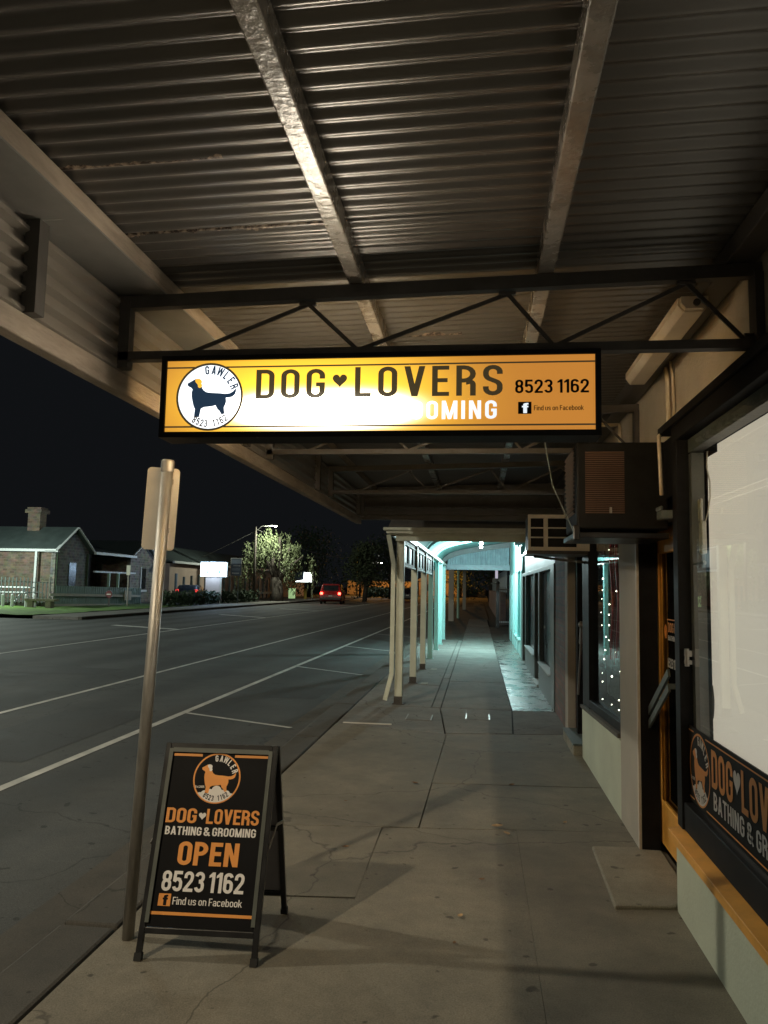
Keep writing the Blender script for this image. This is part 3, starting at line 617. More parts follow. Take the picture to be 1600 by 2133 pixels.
dc.rect('orange', pu(.035), pv(.043), pu(.32), pv(.028)); dc.rect('orange', pu(.64), pv(.043), pu(.965), pv(.028)); dc.rect('orange', pu(.0), pv(.935), pu(1), pv(.918))
dc.emblem(pu(.487), pv(.168), .113, 'orange', 'black', 'orange', 'white', 'white', 'white', 'black')
dc.text('orange', 'DOG', pu(.045), pv(.432), pu(.34), pv(.347), .16, .07); dc.heart('white', pu(.395), pv(.39), PW * .07, PH * .043)
dc.text('orange', 'LOVERS', pu(.435), pv(.432), pu(.94), pv(.347), .16, .07)
dc.text('white', 'BATHING & GROOMING', pu(.055), pv(.50), pu(.925), pv(.452), .16, .08, .14)
dc.text('orange', 'OPEN', pu(.21), pv(.665), pu(.785), pv(.535), .17, .08)
dc.text('white', '8523 1162', pu(.095), pv(.808), pu(.865), pv(.698), .16, .07, .16)
dc.rect('orange', pu(.085), pv(.888), pu(.20), pv(.822)); dc.text('black', 'f', pu(.125), pv(.885), pu(.175), pv(.828), .18)
dc.text('white', 'Find us on Facebook', pu(.22), pv(.878), pu(.865), pv(.838), .11, .07)
dc.build(dict(orange=M['orangegraphic'], white=M['whitegraphic'], black=M['blackgraphic']), afr, dict(orange='lettering', white='lettering', black='emblem_ground'))

# ================================================================== LEANING SIGN POLE AT THE KERB
pb, pt = Vector((-1.61, 3.58, -.05)), Vector((-1.508, 3.55, 2.238)); ax = (pt - pb).normalized()
sp_ = thing('parking_sign', 'galvanised pole leaning over the kerb carrying a blank plate seen from behind', 'sign pole', (-1.61, 3.58, 0))
part('pole', MB().tube([pb, pt], .028, 20), M['galv'], sp_, True)
part('cap', MB().tube([pt - ax * .05, pt, pt + ax * .008], [.0315, .0315, .026], 20), M['galv'], sp_)
pu_ = Vector((1, .25, 0)); pu_ = (pu_ - ax * pu_.dot(ax)).normalized(); pn = pu_.cross(ax).normalized()
po = pt + Vector((-.036, .042, -.025))
rr_ = rrect(-.078, -.405, .078, 0, .02, 6)
part('sign_plate', MB().prism(rr_, lambda p, t: po + pu_ * p[0] + ax * p[1] - pn * t, 0, .003), M['alu'], sp_)
for v in (-.08, -.32): part('clamp', MB().frame_box(po, pu_, ax, -pn, -.01, .05, v, v + .025, -.016, -.001), M['galv'], sp_)

# ================================================================== GROOMING SHOP (right)
shop = thing('shop_building', 'cream and sage shop with black window frames and ochre door under the near verandah', 'shop', (1.1, 4, 0))
XF = 1.04
wl = MB()
wl.box(1.12, 1.36, -3.5, 9.35, 2.555, 5.2)                        # upper wall
wl.box(1.05, 1.36, 5.94, 9.35, 2.20, 2.554)
part('wall', wl, M['wallcream'], shop)
part('stall_riser', MB().box(XF, 1.30, -3.5, 4.345, -.02, .415), M['sage'], shop, bevel=.008)
part('sill', MB().add([(1.0, -3.5, .415), (1.10, -3.5, .435), (1.10, 4.345, .435), (1.0, 4.345, .415), (1.0, -3.5, .372), (1.039, -3.5, .372), (1.039, 4.345, .372), (1.0, 4.345, .372), (1.10, -3.5, .416), (1.10, 4.345, .416)],
     [(0, 1, 2, 3), (4, 0, 3, 7), (5, 4, 7, 6), (7, 3, 2, 9, 6), (4, 5, 8, 1, 0)]), M['orange'], shop, bevel=.002)
win = part('window_frame', MB().box(1.05, 1.15, 4.25, 4.345, .436, 2.47).box(1.06, 1.15, -3.5, 4.25, .436, .575).box(1.05, 1.15, -3.5, 4.345, 2.47, 2.555)  .box(1.035, 1.119, -3.5, 4.6, 2.5555, 2.60), M['frameblack'], shop, bevel=.004)
part('inner_frame', MB().box(1.1135, 1.18, -3.5, 4.2495, 2.40, 2.4695).box(1.115, 1.18, 4.20, 4.2495, .5755, 2.39), M['soffit'], win)
part('glass', MB().box(1.10, 1.106, -3.5, 4.249, .576, 2.469), glass_mat('shop glass'), win)
Mblind = mat('frosted blind lit from inside', (.60, .57, .50), .6, 0, .05, 1.3); Mblind.node_tree.nodes['Principled BSDF'].inputs['Emission Color'].default_value = (1, .82, .66, 1); Mblind.node_tree.nodes['Principled BSDF'].inputs['Emission Strength'].default_value = .47
part('blind_seam', MB().box(1.186, 1.1895, -3.5, 4.16, 2.13, 2.15).box(1.186, 1.1895, -3.5, 4.16, 2.10, 2.105), Mblind, shop)
blind = part('blind', MB().box(1.19, 1.2, -3.5, 4.17, .55, 2.36).box(1.19, 1.2, -3.5, 4.0, 2.361, 2.40), Mblind, shop)
part('strip_sign', MB().box(1.092, 1.0995, -3.0, 4.248, .59, .965), M['blackgraphic'], shop)
dc = Decal((1.092, 4.248, .59), (0, -1, 0), (0, 0, 1), (-1, 0, 0))
dc.rect('orange', .0, .352, .085, .359); dc.rect('orange', .0, .018, .085, .025); dc.rect('orange', .29, .352, 3.2, .359); dc.rect('orange', .29, .018, 3.2, .025)
dc.emblem(.185, .187, .175, 'orange', 'black', 'orange', 'white', 'white', 'white', 'black')
dc.text('orange', 'DOG', .385, .158, .69, .33, .16, .09); dc.heart('white', .745, .262, .09, .105); dc.text('orange', 'LOVERS', .80, .158, 1.43, .33, .16, .09)
dc.text('white', 'BATHING & GROOMING', .41, .06, 1.46, .142, .16, .08); dc.text('orange', '8523 1162', 1.7, .12, 2.35, .28, .16, .08)
dc.build(dict(orange=M['orangegraphic'], white=M['whitegraphic'], black=M['blackgraphic']), shop, dict(orange='lettering', white='lettering', black='emblem_ground'))
lk = MB().box(1.07, 1.098, 4.19, 4.235, 1.28, 1.30).box(1.07, 1.098, 4.19, 4.235, 1.32, 1.35).tube([(1.075, 4.2, 1.27), (1.075, 4.2, 1.36)], .012, 8)
part('window_lock', lk, M['galv'], win)
part('pull_cord', MB().tube([(1.185, 4.16 - .02 * math.sin(i / 9 * math.pi), 1.18 - i * .018) for i in range(10)], .005, 6), M['darkmetal'], shop)
part('alarm_sensor', MB().box(1.14, 1.165, 4.12, 4.18, 1.85, 2.02).box(1.14, 1.155, 4.14, 4.19, 2.02, 2.14), M['white'], shop, bevel=.006)
part('sensor_wire', MB().tube([(1.16, 4.14, 2.0), (1.16, 4.08, 2.06), (1.165, 4.05, 2.14), (1.17, 4.07, 2.22), (1.17, 4.12, 2.30), (1.17, 4.10, 2.38)], .0035, 5), M['offwhite'], shop)
part('blind_bracket', MB().tube([(1.12, 4.2, 1.80), (1.12, 4.02, 1.80)], .007, 8).ball((1.12, 4.015, 1.80), .011), M['galv'], shop)
# door recess and door
part('door_jamb', MB().box(1.10, 1.17, 4.346, 4.50, -.02, 2.47).box(1.10, 1.16, 5.345, 5.43, 0, 2.2).box(1.10, 1.30, 4.50, 5.43, 2.20, 2.55), M['frameblack'], shop, bevel=.004)
dr = part('door', MB().box(1.17, 1.215, 5.22, 5.344, .065, 2.06).box(1.17, 1.215, 4.501, 4.60, .065, 2.06).box(1.17, 1.215, 4.60, 5.22, 1.90, 2.06).box(1.17, 1.215, 4.60, 5.22, .065, .33), M['orange'], shop, bevel=.004)
part('door_glass', MB().box(1.19, 1.196, 4.601, 5.219, .331, 1.899), glass_mat('door glass', (.35, .38, .38)), dr)
part('bright_bead', MB().box(1.163, 1.1695, 5.205, 5.222, .33, 1.90).box(1.163, 1.1695, 4.6, 5.205, .33, .342), mat('painted edge highlight', (.90, .46, .10), .3), dr)  # bead painted brighter than the door, imitating its lit edge
hd = MB()
for dz in (0, .085): hd.bar((1.10, 5.36, .73 + dz), (1.10, 4.70, 1.10 + dz), .014, .045, (0, 0, 1))
hd.bar((1.105, 5.28, .72), (1.165, 5.28, .72), .03).bar((1.105, 4.76, 1.10), (1.165, 4.76, 1.10), .03)
part('handle', hd, M['steelgrey'], dr)
part('door_closer', MB().box(1.05, 1.16, 4.6, 5.3, 2.075, 2.125).box(1.045, 1.06, 4.6, 5.3, 2.126, 2.15), M['steelgrey'], shop, bevel=.006)
stk = Decal((1.19, 5.20, 1.20), (0, -1, 0), (0, 0, 1), (-1, 0, 0))
stk.disc('orange', .06, .20, .045); stk.text('orange', 'DOG', .12, .20, .26, .26, .15); stk.text('white', 'BATHING', .12, .15, .33, .18, .15); stk.text('white', '8523 1162', .10, -.02, .36, .04, .16)
stk.text('orange', 'LOVERS', .28, .20, .55, .26, .15); stk.rect('orange', .10, .275, .56, .282)
stk.build(dict(orange=M['orangegraphic'], white=M['whitegraphic']), dr, {})
part('interior_wall', MB().box(1.9, 1.95, 4.3, 9.3, 0, 2.5).box(1.31, 1.9, 4.36, 4.40, 0, 2.5).box(1.31, 1.9, 8.2, 8.25, 0, 2.5).box(1.23, 1.9, 4.4, 8.2, -.01, .02).box(1.23, 1.9, 4.4, 8.2, 2.46, 2.5), M['shade'], shop)
# pier between door and second window
part('pier', MB().box(XF, 1.16, 5.27, 5.935, -.02, 2.55), M['tan'], shop, bevel=.01, label='beige painted pier')
part('pier_trim', MB().box(1.028, 1.044, 5.235, 5.269, .0, 2.3), M['offwhite'], shop)
part('door_jamb', MB().box(1.0445, 1.16, 5.232, 5.269, 0, 2.2), M['frameblack'], shop)
part('stall_riser', MB().add([(XF, 5.936, -.02), (XF, 8.05, -.02), (1.28, 8.05, -.02), (1.28, 5.936, -.02), (XF, 5.936, .56), (XF, 8.05, .47), (1.28, 8.05, .5), (1.28, 5.936, .59)], [(3, 2, 1, 0), (4, 5, 6, 7), (0, 1, 5, 4), (1, 2, 6, 5), (2, 3, 7, 6), (3, 0, 4, 7)]), M['sage'], shop, bevel=.008)
part('ledge', MB().bar((1.065, 5.94, .592), (1.065, 8.04, .502), .09, .03, (0, 0, 1)), M['kerb'], shop)
w2 = part('window_frame', MB().bar((1.075, 5.94, .645), (1.075, 7.62, .58), .05, .07).box(1.05, 1.13, 7.62, 7.95, .53, 2.25).box(1.05, 1.13, 5.94, 7.62, 2.15, 2.20).box(1.05, 1.13, 5.936, 5.965, .62, 2.15), M['frameblack'], shop, bevel=.004)
part('glass', MB().box(1.095, 1.10, 5.966, 7.619, .62, 2.149), glass_mat('second window glass', (.85, .9, .9), 1.0, 2.1), w2)
cu = MB()
for y0, hgt in ((6.62, 1.32), (6.5, 1.36), (6.36, 1.28)):
    cu.tube([(1.105, y0 + .05 * math.sin(i * .5), 2.14 - hgt * i / 16 * (.78 if i < 15 else .8)) for i in range(17)], .006 if y0 == 6.5 else .013, 6)
part('painted_flourish', cu, M['red'], w2, label='red painted line artwork on the glass')
part('backing', MB().sheet([(5.98 + i * .02, .012 * math.sin(i * 1.1) + .006 * math.sin(i * .37)) for i in range(110)], lambda p, t: (1.30 + p[1], p[0], t), [.63, 1.4, 2.14]), mat('pale blue grey curtain', (.42, .50, .52), .9, 0, .1, 3), shop, True)  # pale wavy sheet added behind the glass to brighten the pane
part('display_shelf', MB().box(1.14, 1.75, 5.95, 7.6, .60, .63), M['steelgrey'], shop)
# second doorway
part('jamb', MB().box(1.05, 1.17, 7.951, 8.06, .48, 2.2), M['frameblack'], shop)
part('jamb', MB().box(1.07, 1.30, 8.64, 8.75, 0, 2.2), M['frameblack'], shop)
d2 = part('door', MB().box(1.16, 1.2, 8.07, 8.64, .12, 2.2), M['darkwin'], shop, label='dark door beyond the second window')
part('red_stile', MB().box(1.075, 1.159, 8.061, 8.12, .12, 2.05), M['red'], d2)
part('door_handle', MB().bar((1.06, 8.2, 1.25), (1.06, 8.52, .55), .02).bar((1.06, 8.22, 1.27), (1.06, 8.3, 1.1), .03).ball((1.055, 8.18, 1.3), .035), M['galv'], d2)
part('door_step', MB().box(.955, 1.16, 8.08, 9.0, -.02, .10), M['step'], shop, bevel=.008)
part('step_nosing', MB().box(.95, 1.16, 8.075, 9.005, .1005, .118), M['steelgrey'], shop)
part('corner_post', MB().box(1.01, 1.10, 9.05, 9.30, -.02, 2.02), M['tan'], shop, bevel=.006)
part('corner_bracket', MB().prism([(1.01, 2.02), (1.10, 2.02), (1.10, 2.2), (.85, 2.2), (.85, 2.14), (.93, 2.12)], lambda p, t: (p[0], t, p[1]), 9.06, 9.28), M['tan'], shop)
part('roof', MB().box(1.0, 7, -3.5, 9.4, 5.2, 5.3), M['slate'], shop)
part('parapet', MB().box(1.05, 1.4, -3.5, 9.35, 5.3, 5.9), M['wallcream'], shop)
# entrance step
tag(part('entrance_step', MB().prism([(.715, 4.30), (1.035, 4.35), (1.16, 4.52), (1.165, 5.34), (1.02, 5.28), (.735, 5.25)], lambda p, t: (p[0], p[1], t), -.05, .02), M['step'], bevel=.01), 'low worn concrete ramp step in front of the ochre shop door', 'step')

# conduits and wires on the upper wall
cd = MB().tube([(1.09, 4.62, 3.0), (1.105, 4.62, 2.9), (1.105, 4.60, 2.62), (1.08, 4.60, 2.6), (1.03, 4.55, 2.55), (1.03, 4.5, 2.2)], .011, 8).tube([(1.09, 4.5, 2.98), (1.108, 4.52, 2.9), (1.108, 4.50, 2.602)], .008, 8).tube([(1.10, 4.68, 2.99), (1.11, 4.66, 2.9), (1.11, 4.66, 2.61)], .012, 8)
tag(part('conduit', cd, M['conduit'], smooth=True), 'bundle of cream cable conduits running down the cream wall above the door', 'conduit')
tag(part('conduit', MB().tube([(1.09, 6.2, 3.0), (1.105, 6.2, 2.95), (1.105, 6.2, 2.56)], .014, 8).tube([(.82, 6.2, 2.965), (1.09, 6.2, 2.975)], .02, 8), M['conduit'], smooth=True), 'single pale conduit with short pipe stub, right behind the amber sign', 'conduit')
# fluorescent batten
ft = thing('batten_light', 'unlit white fluorescent batten fixed under the iron roof by the wall', 'light', (.95, 3.9, 2.95))
part('housing', MB().prism([(.875, 2.965), (.875, 2.93), (.90, 2.895), (.985, 2.895), (1.01, 2.93), (1.01, 2.965)], lambda p, t: (p[0], t, p[1]), 3.47, 4.7), M['offwhite'], ft, bevel=.004)
part('end_cap', MB().prism([(.885, 2.96), (.885, 2.93), (.905, 2.905), (.98, 2.905), (1.0, 2.93), (1.0, 2.96)], lambda p, t: (p[0], t, p[1]), 3.44, 3.469), M['offwhite'], ft)
part('tube_holder', MB().tube([(.95, 3.43, 2.93), (.95, 3.445, 2.93)], .016, 10), M['darkmetal'], ft)

# ================================================================== AIR CONDITIONERS
ac = thing('air_conditioner', 'black box air conditioner with louvres mounted above the ochre shop door', 'air conditioner', (.85, 5.0, 2.0))
part('case', MB().box(.585, 1.118, 4.72, 5.3, 2.02, 2.548), M['blackmatt'], ac, bevel=.012)
lv = MB()
for k in range(33):
    z = 2.115 + k * .0115; lv.add([(.635, 4.719, z), (.865, 4.719, z), (.865, 4.712, z + .004), (.635, 4.712, z + .004), (.635, 4.719, z + .0065), (.865, 4.719, z + .0065)], [(0, 1, 2, 3), (3, 2, 5, 4)])
part('louvre', lv, mat('bronze louvre', (.20, .12, .08), .5), ac)
lv = MB()
for k in range(14):
    z = 2.12 + k * .029; lv.add([(.584, 4.80, z), (.584, 5.24, z), (.567, 5.24, z + .012), (.567, 4.80, z + .012), (.584, 4.80, z + .02), (.584, 5.24, z + .02)], [(0, 1, 2, 3), (3, 2, 5, 4)])
part('side_louvre', lv, mat('bronze side louvre', (.2, .13, .09), .5), ac)
part('shelf', MB().box(.57, 1.118, 4.70, 5.32, 1.965, 1.999).box(.56, .60, 4.69, 4.73, 1.95, 2.04), M['black'], ac, bevel=.006)
part('catch', MB().box(.775, .79, 4.705, 4.7125, 2.115, 2.15), M['galv'], ac)
part('stay_rod', MB().tube([(.57, 4.75, 2.0), (.45, 4.82, 2.3), (.40, 4.86, 2.62)], .0035, 6), M['steelgrey'], ac)
a2 = thing('air_conditioner', 'white air conditioner with a cream grille beyond and below the black one', 'air conditioner', (.75, 7.6, 2.0))
part('case', MB().box(.485, 1.05, 7.62, 8.15, 2.04, 2.375), M['blackmatt'], a2)
g = MB().box(.475, 1.06, 7.585, 7.62, 2.345, 2.38).box(.475, 1.06, 7.585, 7.62, 2.03, 2.065).box(.475, .50, 7.585, 7.62, 2.065, 2.345).box(.94, 1.06, 7.585, 7.62, 2.065, 2.345).box(.625, .665, 7.585, 7.62, 2.065, 2.345)
for x0, x1 in ((.50, .625), (.665, .94)):
    for z in (2.152, 2.245): g.box(x0, x1, 7.59, 7.62, z, z + .012)
part('grille', g, M['offwhite'], a2, bevel=.002)
part('tray', MB().box(.46, 1.04, 7.58, 8.2, 1.995, 2.029), M['black'], a2)
part('support_rail', MB().bar((.55, 7.9, 1.985), (1.05, 7.9, 1.93), .025), M['darkmetal'], a2)

# ================================================================== FAIRY LIGHTS in the second window
fl = thing('fairy_lights', 'warm white fairy lights strung behind the glass of the second shop window', 'lights', (1.2, 6.5, 1.3))
bulb = emit('fairy bulb', (1, .9, .7), 14); wr = MB()
for s_ in range(4):
    y0 = 6.15 + s_ * .36; pts = []
    for i in range(14):
        p = (1.12 + random.uniform(-.008, .02), y0 + .07 * math.sin(i * .9 + s_) + random.uniform(-.04, .04), 2.1 - i * .108 + random.uniform(-.03, .03)); pts.append(p)
        if random.random() < .75: part('bulb', MB().ball(p, random.uniform(.004, .0075), 6, 4), bulb, fl)
    wr.tube(pts, .002, 4)
part('wire', wr, M['darkmetal'], fl)

# ================================================================== SECOND BUILDING: brick pier, dark shopfronts, mint end
b2 = thing('shop_building', 'row of dark shopfronts with a red brick pier beyond the white corner post', 'shop', (1.2, 14, 0))
part('brick_pier', MB().box(1.045, 1.4, 9.42, 10.86, -.02, 2.6), M['brownbrick'], b2)
part('upper_wall', MB().box(1.10, 1.4, 9.42, 18.8, 2.02, 5), M['steelgrey'], b2)
fr = MB().box(1.03, 1.12, 10.87, 11.4, 0, 2.02).box(1.03, 1.10, 13.45, 13.6, 0, 2.02).box(1.03, 1.10, 14.6, 14.75, 0, 2.02).box(1.03, 1.10, 17.3, 17.45, 0, 2.02).box(1.03, 1.12, 18.5, 18.8, 0, 2.02)
fr.box(1.03, 1.10, 11.4, 13.45, 0, .42).box(1.03, 1.10, 14.75, 17.3, 0, .42).box(1.031, 1.10, 11.4, 18.5, 1.95, 2.02)
part('shopfront', fr, M['steelgrey'], b2, bevel=.006)
part('ledge', MB().box(1.0, 1.12, 11.41, 13.44, .4205, .44), M['trim'], b2)
part('ledge', MB().box(1.0, 1.12, 14.76, 17.29, .4205, .44), M['trim'], b2)
part('display_glass', MB().box(1.13, 1.14, 11.4, 13.45, .42, 1.95), M['darkwin'], b2)
part('display_glass', MB().box(1.13, 1.14, 14.75, 17.3, .42, 1.95), M['darkwin'], b2)
part('door', MB().box(1.2, 1.24, 13.6, 14.6, 0, 1.95), M['darkwin'], b2)
part('door', MB().box(1.2, 1.24, 17.45, 18.5, 0, 1.95), M['darkwin'], b2)
part('door_trim', MB().box(1.19, 1.199, 13.62, 13.68, .1, 1.9).box(1.19, 1.199, 13.68, 14.5, .95, 1.0), M['timber'], b2)
part('threshold', MB().box(1.0, 1.2, 13.6, 14.6, -.01, .03), M['galv'], b2)
b3 = thing('shop_building', 'mint green painted shopfront lit by the verandah lamp', 'shop', (1.2, 22, 0))
mw = MB().box(1.04, 1.4, 18.81, 26.2, 2.12, 5)
for a, b_ in ((18.81, 19.3), (20.6, 20.85), (22.1, 22.35), (23.6, 23.85), (25.2, 26.2)): mw.box(1.02, 1.4, a, b_, 0, 2.12)
mw.box(1.04, 1.4, 19.3, 25.2, 0, .38)
part('wall', mw, M['mint'], b3, bevel=.01)
part('ledge', MB().box(.99, 1.1, 19.3, 20.6, .3805, .41), M['mint'], b3)
part('ledge', MB().box(.99, 1.1, 20.85, 22.1, .3805, .41), M['mint'], b3)
part('window_panel', MB().box(1.12, 1.16, 19.3, 25.2, .38, 2.12), M['mint'], b3)
part('gutter_board', MB().box(1.0, 1.039, 18.85, 19.6, 2.5, 2.7), M['trim'], b3)
tag(part('security_box', MB().box(.86, 1.035, 18.9, 19.1, 2.72, 2.87).box(.93, .97, 18.94, 19.06, 2.66, 2.72), M['trim'], bevel=.01), 'small white security box high on the mint green wall', 'camera')

# ================================================================== SECOND VERANDAH (bullnose, posts on the kerb side)
v2 = thing('verandah', 'bullnose verandah with white and mint posts beyond the iron canopy', 'verandah', (-.1, 18, 0))
posts = [11.02, 13.47, 15.8, 18.18, 20.73, 22.88, 25.04]
for i, y in enumerate(posts):
    p = part('post', MB().box(-1.175, -1.065, y, y + .11, .085, 2.36), M['postcream'] if i < 3 else M['mint'], v2, bevel=.008, label='cream post' if i < 3 else 'mint green post')
    part('post_stirrup', MB().box(-1.20, -1.04, y - .02, y + .13, .0, .012).box(-1.18, -1.06, y - .004, y - .001, .012, .11).box(-1.15, -1.09, y + .02, y + .09, .012, .085).tube([(-1.12, y - .02, .06), (-1.12, y - .005, .06)], .012, 6), M['darkmetal'] if i < 3 else M['mint'], p)
bn = [(-1.30, 2.40), (-1.285, 2.50), (-1.24, 2.60), (-1.16, 2.70), (-1.03, 2.80), (-.85, 2.88), (-.6, 2.95), (-.2, 3.03), (.4, 3.13), (1.03, 3.22)]
part('roof_sheet', MB().sheet(bn, lambda p, t: (p[0], t, p[1]), [11.1 + i * .5 for i in range(31)]).sheet([(p[0] - .01, p[1] + .03) for p in bn], lambda p, t: (p[0], t, p[1]), [11.1 + i * .5 for i in range(31)]), M['mint'], v2, True)
part('eave_plate', MB().box(-1.17, -1.07, 11.15, 26.1, 2.361, 2.45), M['postcream'], v2)
part('cover_strip', MB().box(-1.065, -1.045, 13.5, 26.1, 2.365, 2.385), M['trim'], v2)
def arch(y0, y1, dep, m):
    o_ = [(p[0] + .02, p[1] - .012) for p in bn]; i_ = [(p[0] + .02 + dep * .75 * max(0, 1 - (j / 6)), p[1] - .012 - dep * min(1, .25 + j / 6)) for j, p in enumerate(bn)]
    part('rafter', MB().prism(o_ + i_[::-1], lambda p, t: (p[0], t, p[1]), y0, y1), m, v2)
arch(18.2, 18.26, .07, M['trim']); arch(14.6, 14.66, .09, M['mintdark']); arch(25.9, 26.0, .17, M['steelgrey']); arch(22.0, 22.05, .05, M['mint'])
gt = MB().box(-1.36, 1.03, 10.88, 11.0, 2.455, 2.50).box(-1.32, 1.03, 10.90, 11.0, 2.415, 2.4545).box(-1.27, 1.03, 10.94, 11.0, 2.395, 2.4145)
part('cornice', gt, M['postcream'], v2, bevel=.008)
part('end_cladding', MB().prism([(-1.31, 2.38)] + [(p[0] - .012, p[1] + .035) for p in bn] + [(1.03, 2.38)], lambda p, t: (p[0], t, p[1]), 11.02, 11.05), M['darkmetal'], v2)
part('front_beam', MB().box(-1.185, 1.03, 10.96, 11.015, 2.31, 2.3945), M['postcream'], v2, bevel=.004)
part('downpipe', MB().bar((-1.29, 10.97, 2.40), (-1.27, 10.98, 2.28), .06).bar((-1.27, 10.98, 2.285), (-1.215, 11.0, 1.98), .06).bar((-1.215, 11.0, 1.985), (-1.215, 11.0, .42), .06).bar((-1.215, 11.0, .425), (-1.30, 10.96, .06), .06).box(-1.25, -1.18, 10.965, 11.04, .70, .73), M['postcream'], v2)
for a, b_ in zip(posts[:3], posts[1:4]):
    vp = part('valance', MB().box(-1.15, -1.10, a + .12, a + .5, 1.98, 2.36).box(-1.15, -1.10, b_ - .5, b_ - .01, 1.98, 2.36).box(-1.15, -1.10, a + .5, b_ - .5, 1.98, 2.02).box(-1.15, -1.10, a + .5, b_ - .5, 2.28, 2.36).box(-1.15, -1.10, (a + b_) / 2 - .12, (a + b_) / 2 + .12, 2.0201, 2.2799), M['blackmatt'], v2)
    part('valance_pane', MB().box(-1.135, -1.12, a + .501, (a + b_) / 2 - .121, 2.021, 2.279).box(-1.135, -1.12, (a + b_) / 2 + .121, b_ - .501, 2.021, 2.279), M['tealpanel'], vp)
    part('valance_trim', MB().box(-1.155, -1.085, a + .12, b_ - .01, 1.955, 1.979).box(-1.0995, -1.085, a + .12, b_ - .01, 2.285, 2.30), M['trim'], vp)
# corrugated end panel and beam at the far end
part('end_panel', MB().sheet([(-1.05 + i * .016, .010 * math.cos(i * math.pi / 2.6)) for i in range(130)], lambda p, t: (p[0], 26.02 + p[1], t), [2.42, 2.78, 3.05]), M['tealpanel'], v2, True)
part('end_beam', MB().box(-1.15, 1.03, 25.98, 26.10, 2.27, 2.43).box(-1.15, 1.03, 25.95, 25.979, 2.40, 2.44), M['tealpanel'], v2)
vl = thing('verandah_lamp', 'bright cool white lamp under the bullnose verandah roof', 'lamp', (.07, 21.5, 2.9))
part('bulb', MB().ball((.07, 21.5, 2.905), .055, 12, 8, .7), emit('lamp glass', (.9, 1, .98), 60), vl, True)
part('bulb', MB().ball((.06, 21.5, 2.80), .045, 12, 8, .7), emit('lamp lens', (.9, 1, .98), 30), vl, True)
part('bracket', MB().tube([(.065, 21.5, 2.82), (.065, 21.5, 3.08)], .012, 6).box(.03, .10, 21.46, 21.54, 2.965, 2.975), M['galv'], vl)
lamp('verandah_light', (.07, 21.3, 2.72), 400, (.80, 1, 1), .06, vl)
tag(vl.children[-1] if vl.children else vl)

# ================================================================== BEYOND: third verandah, gate, path end
v3 = thing('verandah', 'dark far verandah on square posts past the mint shopfront', 'verandah', (-.2, 45, 0))
for (x, y) in ((-1.36, 38.86), (-1.1, 60.3)): part('post', MB().box(x - .13, x + .13, y, y + .26, 0, 3.0), M['tan'], v3, bevel=.01)
part('roof', MB().box(-1.8, 1.5, 38, 62, 3.0, 3.1), M['steelgrey'], v3)
tag(part('green_pole', MB().tube([(-1.11, 42.8, 0), (-1.11, 42.8, 2.9)], .075, 10), M['mintdark']), 'thin pale green pole between the two dark verandah posts', 'pole')
tag(part('verandah_tube', MB().box(-.75, .05, 36.6, 36.75, 2.62, 2.69), M['white']), 'unlit white tube fitting hanging above the far path', 'light')
gate = thing('metal_gate', 'black steel picket gate standing open beside the far path', 'gate', (1.0, 34.5, 0))
gm = MB()
for k in range(12): gm.box(.95 + k * .09, .975 + k * .09, 33.9, 33.92, .12, 1.75)
gm.box(.9, 2.0, 33.89, 33.93, .12, .17).box(.9, 2.0, 33.89, 33.93, 1.6, 1.65)
part('pickets', gm, M['darkmetal'], gate)
part('gate_post', MB().box(.76, .90, 33.8, 33.95, 0, 1.85).ball((.83, 33.87, 1.9), .09), M['black'], gate)
part('bottom_rail', MB().box(.9, 2.0, 33.93, 33.96, .2, .26), M['trim'], gate)
fn2 = thing('boundary_wall', 'dark brick boundary wall with tall fence past the black gate', 'wall', (1.5, 45, 0))
part('wall', MB().box(1.0, 1.25, 36, 75, 0, 1.5), M['brownbrick'], fn2); part('fence', MB().sheet([(36 + i * .12, .03 * (i % 2)) for i in range(320)], lambda p, t: (1.3 + p[1], p[0], t), [1.4, 2.6]), M['steelgrey'], fn2)
wl2 = thing('wall_light', 'slim post with a small cold light above the black gate', 'light', (.84, 35, 0))
part('post', MB().box(.80, .86, 35, 35.06, 0, 2.1), M['steelgrey'], wl2); part('arm', MB().box(.55, .86, 35.0, 35.05, 1.86, 1.92), M['steelgrey'], wl2)
part('lens', MB().box(.74, .86, 35.0, 35.08, 2.12, 2.5), emit('cold lens', (.8, .75, .95), .35), wl2)

# ================================================================== small things on the footpath
def cover(x, y, wd, ln, label):
    t = thing('service_cover', label, 'cover', (x, y, 0), 'service covers in the footpath'); mb = MB()
    mb.box(x - wd / 2, x + wd / 2, y - ln / 2, y + ln / 2, -.01, .004); part('lid', mb, M['concrete2'], t)
    rim = MB().box(x - wd / 2 - .015, x - wd / 2, y - ln / 2, y + ln / 2, -.01, .0055).box(x + wd / 2, x + wd / 2 + .015, y - ln / 2, y + ln / 2, -.01, .0055); part('rim', rim, M['galv'], t)
cover(-.74, 10.0, .30, .42, 'rectangular lid with pale metal rim, left of the two, by the first verandah post'); cover(.0, 10.2, .28, .45, 'rectangular lid in the middle of the path ahead')
tag(part('drain_strip', MB().box(-1.62, -1.03, 9.385, 9.43, -.01, .006), M['white']), 'shiny pale metal strip set across the footpath near the kerb', 'drain')
tag(part('patch_plate', MB().box(-.98, -.86, 13.35, 13.65, -.01, .004), M['step']), 'small pale square plate beside the second verandah post', 'plate')
tag(part('patch_plate', MB().box(-.95, -.83, 15.7, 16.0, -.01, .004), M['step']), 'small pale square plate beside the third verandah post', 'plate')
